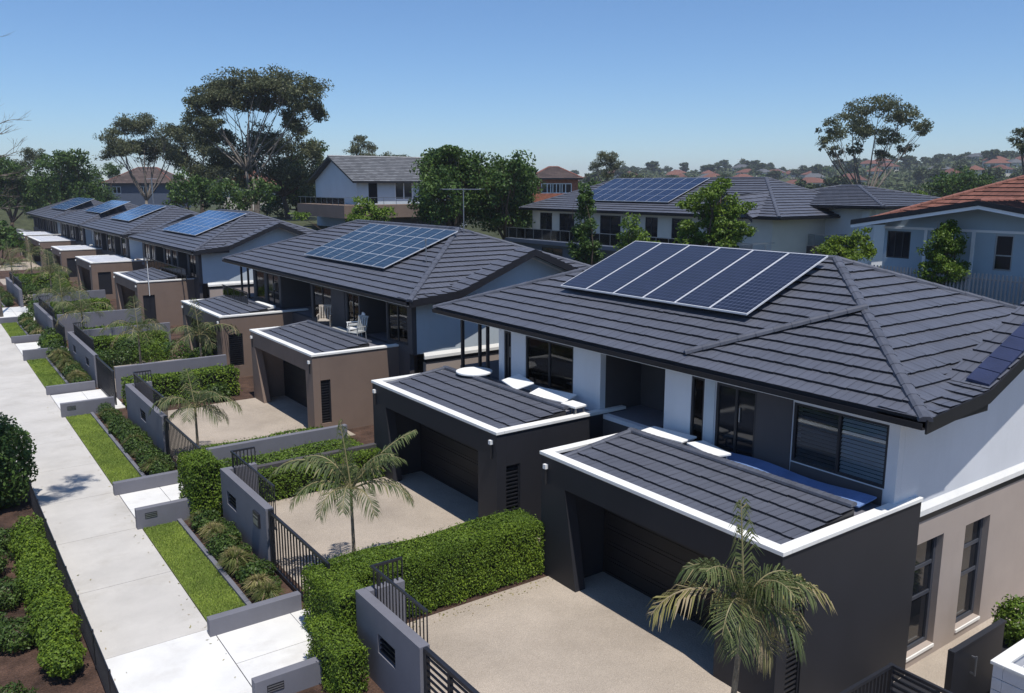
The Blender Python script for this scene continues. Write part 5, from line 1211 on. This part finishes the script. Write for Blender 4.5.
# tall gum outside the frame on the left: its high branch shades the path
root = thing('gum_tree', 'tall gum left of the path whose high branch throws the leafy shade on the slabs', 'tree', (-2.2, 21.5, 0))
tm = MB(); limb(tm, (-2.2, 21.5, -.3), (-1.6, 21.9, 13.5), .30, .18, .04, 10); tm.build('trunk', 'bark_grey', root, smooth=True)
lm = MB(); Vs = []
for c, r in (((2.1, 22.3, 16.0), .75), ((2.75, 23.0, 16.3), .6), ((1.5, 21.6, 16.4), .7), ((.6, 22.0, 17.2), .9), ((-1.6, 21.4, 17.8), 1.6), ((-3.6, 22.4, 16.6), 1.5), ((-2.6, 20.2, 16.2), 1.4), ((-4.4, 20.6, 15.2), 1.2)):
    limb(lm, (-1.6, 21.9, 13.4), c, .08, .02, .1); P, d = cluster(c, r, .7, int(1500*r*r), 14, .45); Vs.append(leaf_quads(P, d*.7+np.array([0, 0, .3]), .16, .06, .9, -.3))
lm.build('limbs', 'bark_grey', root, smooth=True); quads('crown', np.concatenate(Vs), 'gum_leaf', root)
# bare twiggy tree at the left edge
x, y = bear(-14, 60); root = thing('bare_tree', 'leafless grey tree reaching in from the left edge', 'tree', (x, y, 0))
m = MB(); limb(m, (x, y, -.3), (x, y, 8.5), .16, .10, .03, 8); m.build('trunk', 'bark_grey', root, smooth=True)
m = MB()
def twig(a, d, L, r, k):
    a = Vector(a); b = a+d*L; limb(m, a, b, r, r*.5, .08, 4)
    if k:
        for j in range(3):
            q = (d+Vector((random.uniform(-.7, .7), random.uniform(-.7, .7), random.uniform(-.25, .6)))).normalized(); twig(a.lerp(b, random.uniform(.45, 1)), q, L*random.uniform(.5, .75), r*.5, k-1)
for k in range(9): twig((x, y, 7.0+k*.75), Vector((SX[0]*(1 if k % 3 else -1), SX[1]*(1 if k % 3 else -1), random.uniform(.0, .5))).normalized(), random.uniform(1.3, 2.0), .045, 3)
limb(m, (x, y, 8.4), (x, y, 20.5), .10, .02, .03, 6); twig((x, y, 19.0), Vector((SX[0], SX[1], .12)).normalized(), 1.6, .025, 2)
m.build('limbs', 'bark_grey', root, smooth=True)
# power pole beyond the gable
x, y = bear(152, 120); root = thing('pole', 'slim pale pole in front of the navy walled house', 'pole', (x, y, 0))
m = MB(); m.tube([(x, y, 0), (x, y, hz(178, 120))], .09, 8); m.build('shaft', 'metal_grey', root)
m = MB(); m.tube([(x-.6, y+.4, hz(179, 120)), (x+.6, y-.4, hz(179, 120))], .05, 6); m.build('cross_arm', 'metal_grey', root)

# ------------------------------------------------------------------ far suburb on the hill
fh = []
def far_house(mat):
    root = thing('house', '', 'house'); w = MB(); w.box(-6, 6, -4, 4, -2, 2.7); w.build('wall', 'render_cream', root)
    r = MB(); A = [(-6.8, -4.8, 2.7), (6.8, -4.8, 2.7), (6.8, 4.8, 2.7), (-6.8, 4.8, 2.7)]; T0, T1 = (-2.4, 0, 5.2), (2.4, 0, 5.2)
    r.add(A+[T0, T1], [(0, 1, 5, 4), (1, 2, 5), (2, 3, 4, 5), (3, 0, 4), (3, 2, 1, 0)]); ro = r.build('roof', mat, root)
    d = MB()
    for x0, x1, y in ((-4.5, -2.6, -4.02), (1, 2.8, -4.02), (4, 5.2, -4.02), (-4, -2, 4.02), (1.5, 4, 4.02)): d.box(x0, x1, y-.02, y+.02, .6, 2.0)
    d.build('window', 'glass_dark', root); return root
FH = {'tile_orange': ('distant cream house with orange roof on the far hill', 'orange roofed houses on the far hill'), 'tile_red': ('distant cream house with red roof on the far hill', 'red roofed houses on the far hill'), 'tile_grey': ('distant cream house with grey roof on the far hill', 'grey roofed houses on the far hill')}
protos = {k: far_house(k) for k in FH}; used = set()
for i in range(95):
    b = random.uniform(36, 76) if i > 8 else random.uniform(2, 36); D = random.uniform(430, 700); k = random.choice(('tile_orange', 'tile_orange', 'tile_red', 'tile_red', 'tile_grey'))
    o = protos[k] if k not in used else copy_tree(protos[k]); used.add(k)
    x, y = D*math.sin(R(b)), D*math.cos(R(b)); o.location = (x, y, hgt(x, y)+.6); o.rotation_euler = (0, 0, random.uniform(0, 6.28)); o['label'], o['group'] = FH[k]
def far_tree(seed, h, w, leaf):
    root = thing('tree', '', 'tree'); t = MB(); limb(t, (0, 0, -1), (0, 0, h*.6), .35, .15, .03, 6); t.build('trunk', 'bark_dark', root)
    Vs = []
    for k in range(6):
        c = (random.uniform(-1, 1)*w*.5, random.uniform(-1, 1)*w*.5, h*random.uniform(.45, .85)); P, d = cluster(c, w*.5, .65, 170, 10, .45); Vs.append(leaf_quads(P, d+np.array([0, 0, .4]), 1.5, .8, .9))
    quads('crown', np.concatenate(Vs), leaf, root); return root
FT = [(far_tree(1, 11, 5.5, 'far_leaf'), 'distant dark gum on the far hill, tall', 'tall dark gums on the far hill'), (far_tree(2, 8, 6, 'far_leaf'), 'distant round dark tree on the far hill', 'round dark trees on the far hill'), (far_tree(3, 7, 5, 'tree_leaf'), 'distant green garden tree on the far hill', 'green garden trees on the far hill')]
first = [True]*3
for i in range(285):
    b = random.uniform(38, 78) if i % 4 else random.uniform(0, 38); q = random.random()
    D = random.uniform(640, 830) if i < 120 else random.uniform(240, 640); k = i % 3
    if i < 120: k = i % 2
    o = FT[k][0] if first[k] else copy_tree(FT[k][0]); first[k] = False
    x, y = D*math.sin(R(b)), D*math.cos(R(b)); s = random.uniform(.7, 1.15); o.location = (x, y, hgt(x, y)-.3); o.rotation_euler = (0, 0, random.uniform(0, 6.28)); o.scale = (s, s, s*random.uniform(.8, 1.15)); o['label'], o['group'] = FT[k][1], FT[k][2]
# the wood covering the hill
n = 110000; b = R(1)*RNG.uniform(-6, 84, n); D = np.sqrt(RNG.uniform(300**2, 900**2, n)); X, Y = D*np.sin(b), D*np.cos(b)
keep = (np.sin(X*.043+1)*np.sin(Y*.051)+.6*np.sin(X*.11)*np.sin(Y*.13+2)+RNG.normal(0, .25, n)) > -.15
X, Y = X[keep], Y[keep]; Zg = np.array([hgt(a, c) for a, c in zip(X, Y)])
P = np.stack([X, Y, Zg+RNG.uniform(.3, 4.5, len(X))*(.6+.4*np.sin(X*.2)*np.sin(Y*.23))], 1)
o = quads('woodland', leaf_quads(P, np.tile([0, -.3, .8], (len(P), 1)), 3.0, 1.9, .8), 'far_leaf'); prop(o, 'scrubby woodland covering the far hillside', 'woodland', kind='stuff')
for u, D, h in ((740, 760, 11), (706, 800, 9)):
    x, y = bear(u, D); z = hgt(x, y); root = thing('pylon', 'thin lattice pylon on the far ridge', 'pylon', (x, y, z), 'pylons on the far ridge')
    m = MB()
    for sx, sy in ((-1, -1), (1, -1), (1, 1), (-1, 1)): m.tube([(x+sx*1.8, y+sy*1.8, z-1), (x, y, z+h)], .16, 4)
    m.build('tower', 'metal_grey', root)
    m = MB()
    for f in (.7, .85): m.tube([(x-3, y+2, z+h*f), (x+3, y-2, z+h*f)], .14, 4)
    m.build('cross_arm', 'metal_grey', root)

# ------------------------------------------------------------------ light, sky, air
EL, AZ = R(69), R(188)           # azimuth of the sun, clockwise from +Y
sd = bpy.data.lights.new('sun', 'SUN'); sd.energy = SUN; sd.angle = R(.5); sd.color = (1, .955, .89)
so = bpy.data.objects.new('sun', sd); col.objects.link(so)
v = Vector((math.sin(AZ)*math.cos(EL), math.cos(AZ)*math.cos(EL), math.sin(EL))); so.rotation_euler = v.to_track_quat('Z', 'Y').to_euler(); so.location = v*200
w = bpy.data.worlds.new('World'); sc.world = w; w.use_nodes = True; n = w.node_tree; bg = n.nodes['Background']
sk = n.nodes.new('ShaderNodeTexSky'); sk.sky_type = 'NISHITA'; sk.sun_disc = False; sk.sun_elevation = EL; sk.sun_rotation = AZ
sk.altitude = 4000; sk.air_density = 1.6; sk.dust_density = .3; sk.ozone_density = 10.0
n.links.new(sk.outputs[0], bg.inputs[0]); bg.inputs[1].default_value = SKY
if HAZE:
    m = bpy.data.materials.new('air'); m.use_nodes = True; q = m.node_tree; q.nodes.clear(); ou = q.nodes.new('ShaderNodeOutputMaterial'); pv = q.nodes.new('ShaderNodeVolumePrincipled')
    pv.inputs['Color'].default_value = (.86, .91, 1, 1); pv.inputs['Density'].default_value = HAZE; pv.inputs['Anisotropy'].default_value = .2; q.links.new(pv.outputs[0], ou.inputs['Volume']); M['air'] = m
    b = MB(); b.box(-2600, 2600, -2600, 2600, -60, 75); h = b.build('haze', 'air'); prop(h, 'thin pale blue air between the viewer and the far hills', 'haze', kind='stuff')
sc.view_settings.view_transform = 'Standard'; sc.view_settings.look = 'None'; sc.view_settings.exposure = EXPO; sc.view_settings.gamma = 1; sc.view_settings.use_curve_mapping = False
sc.cycles.max_bounces = 8; sc.cycles.transparent_max_bounces = 24; sc.cycles.volume_bounces = 0
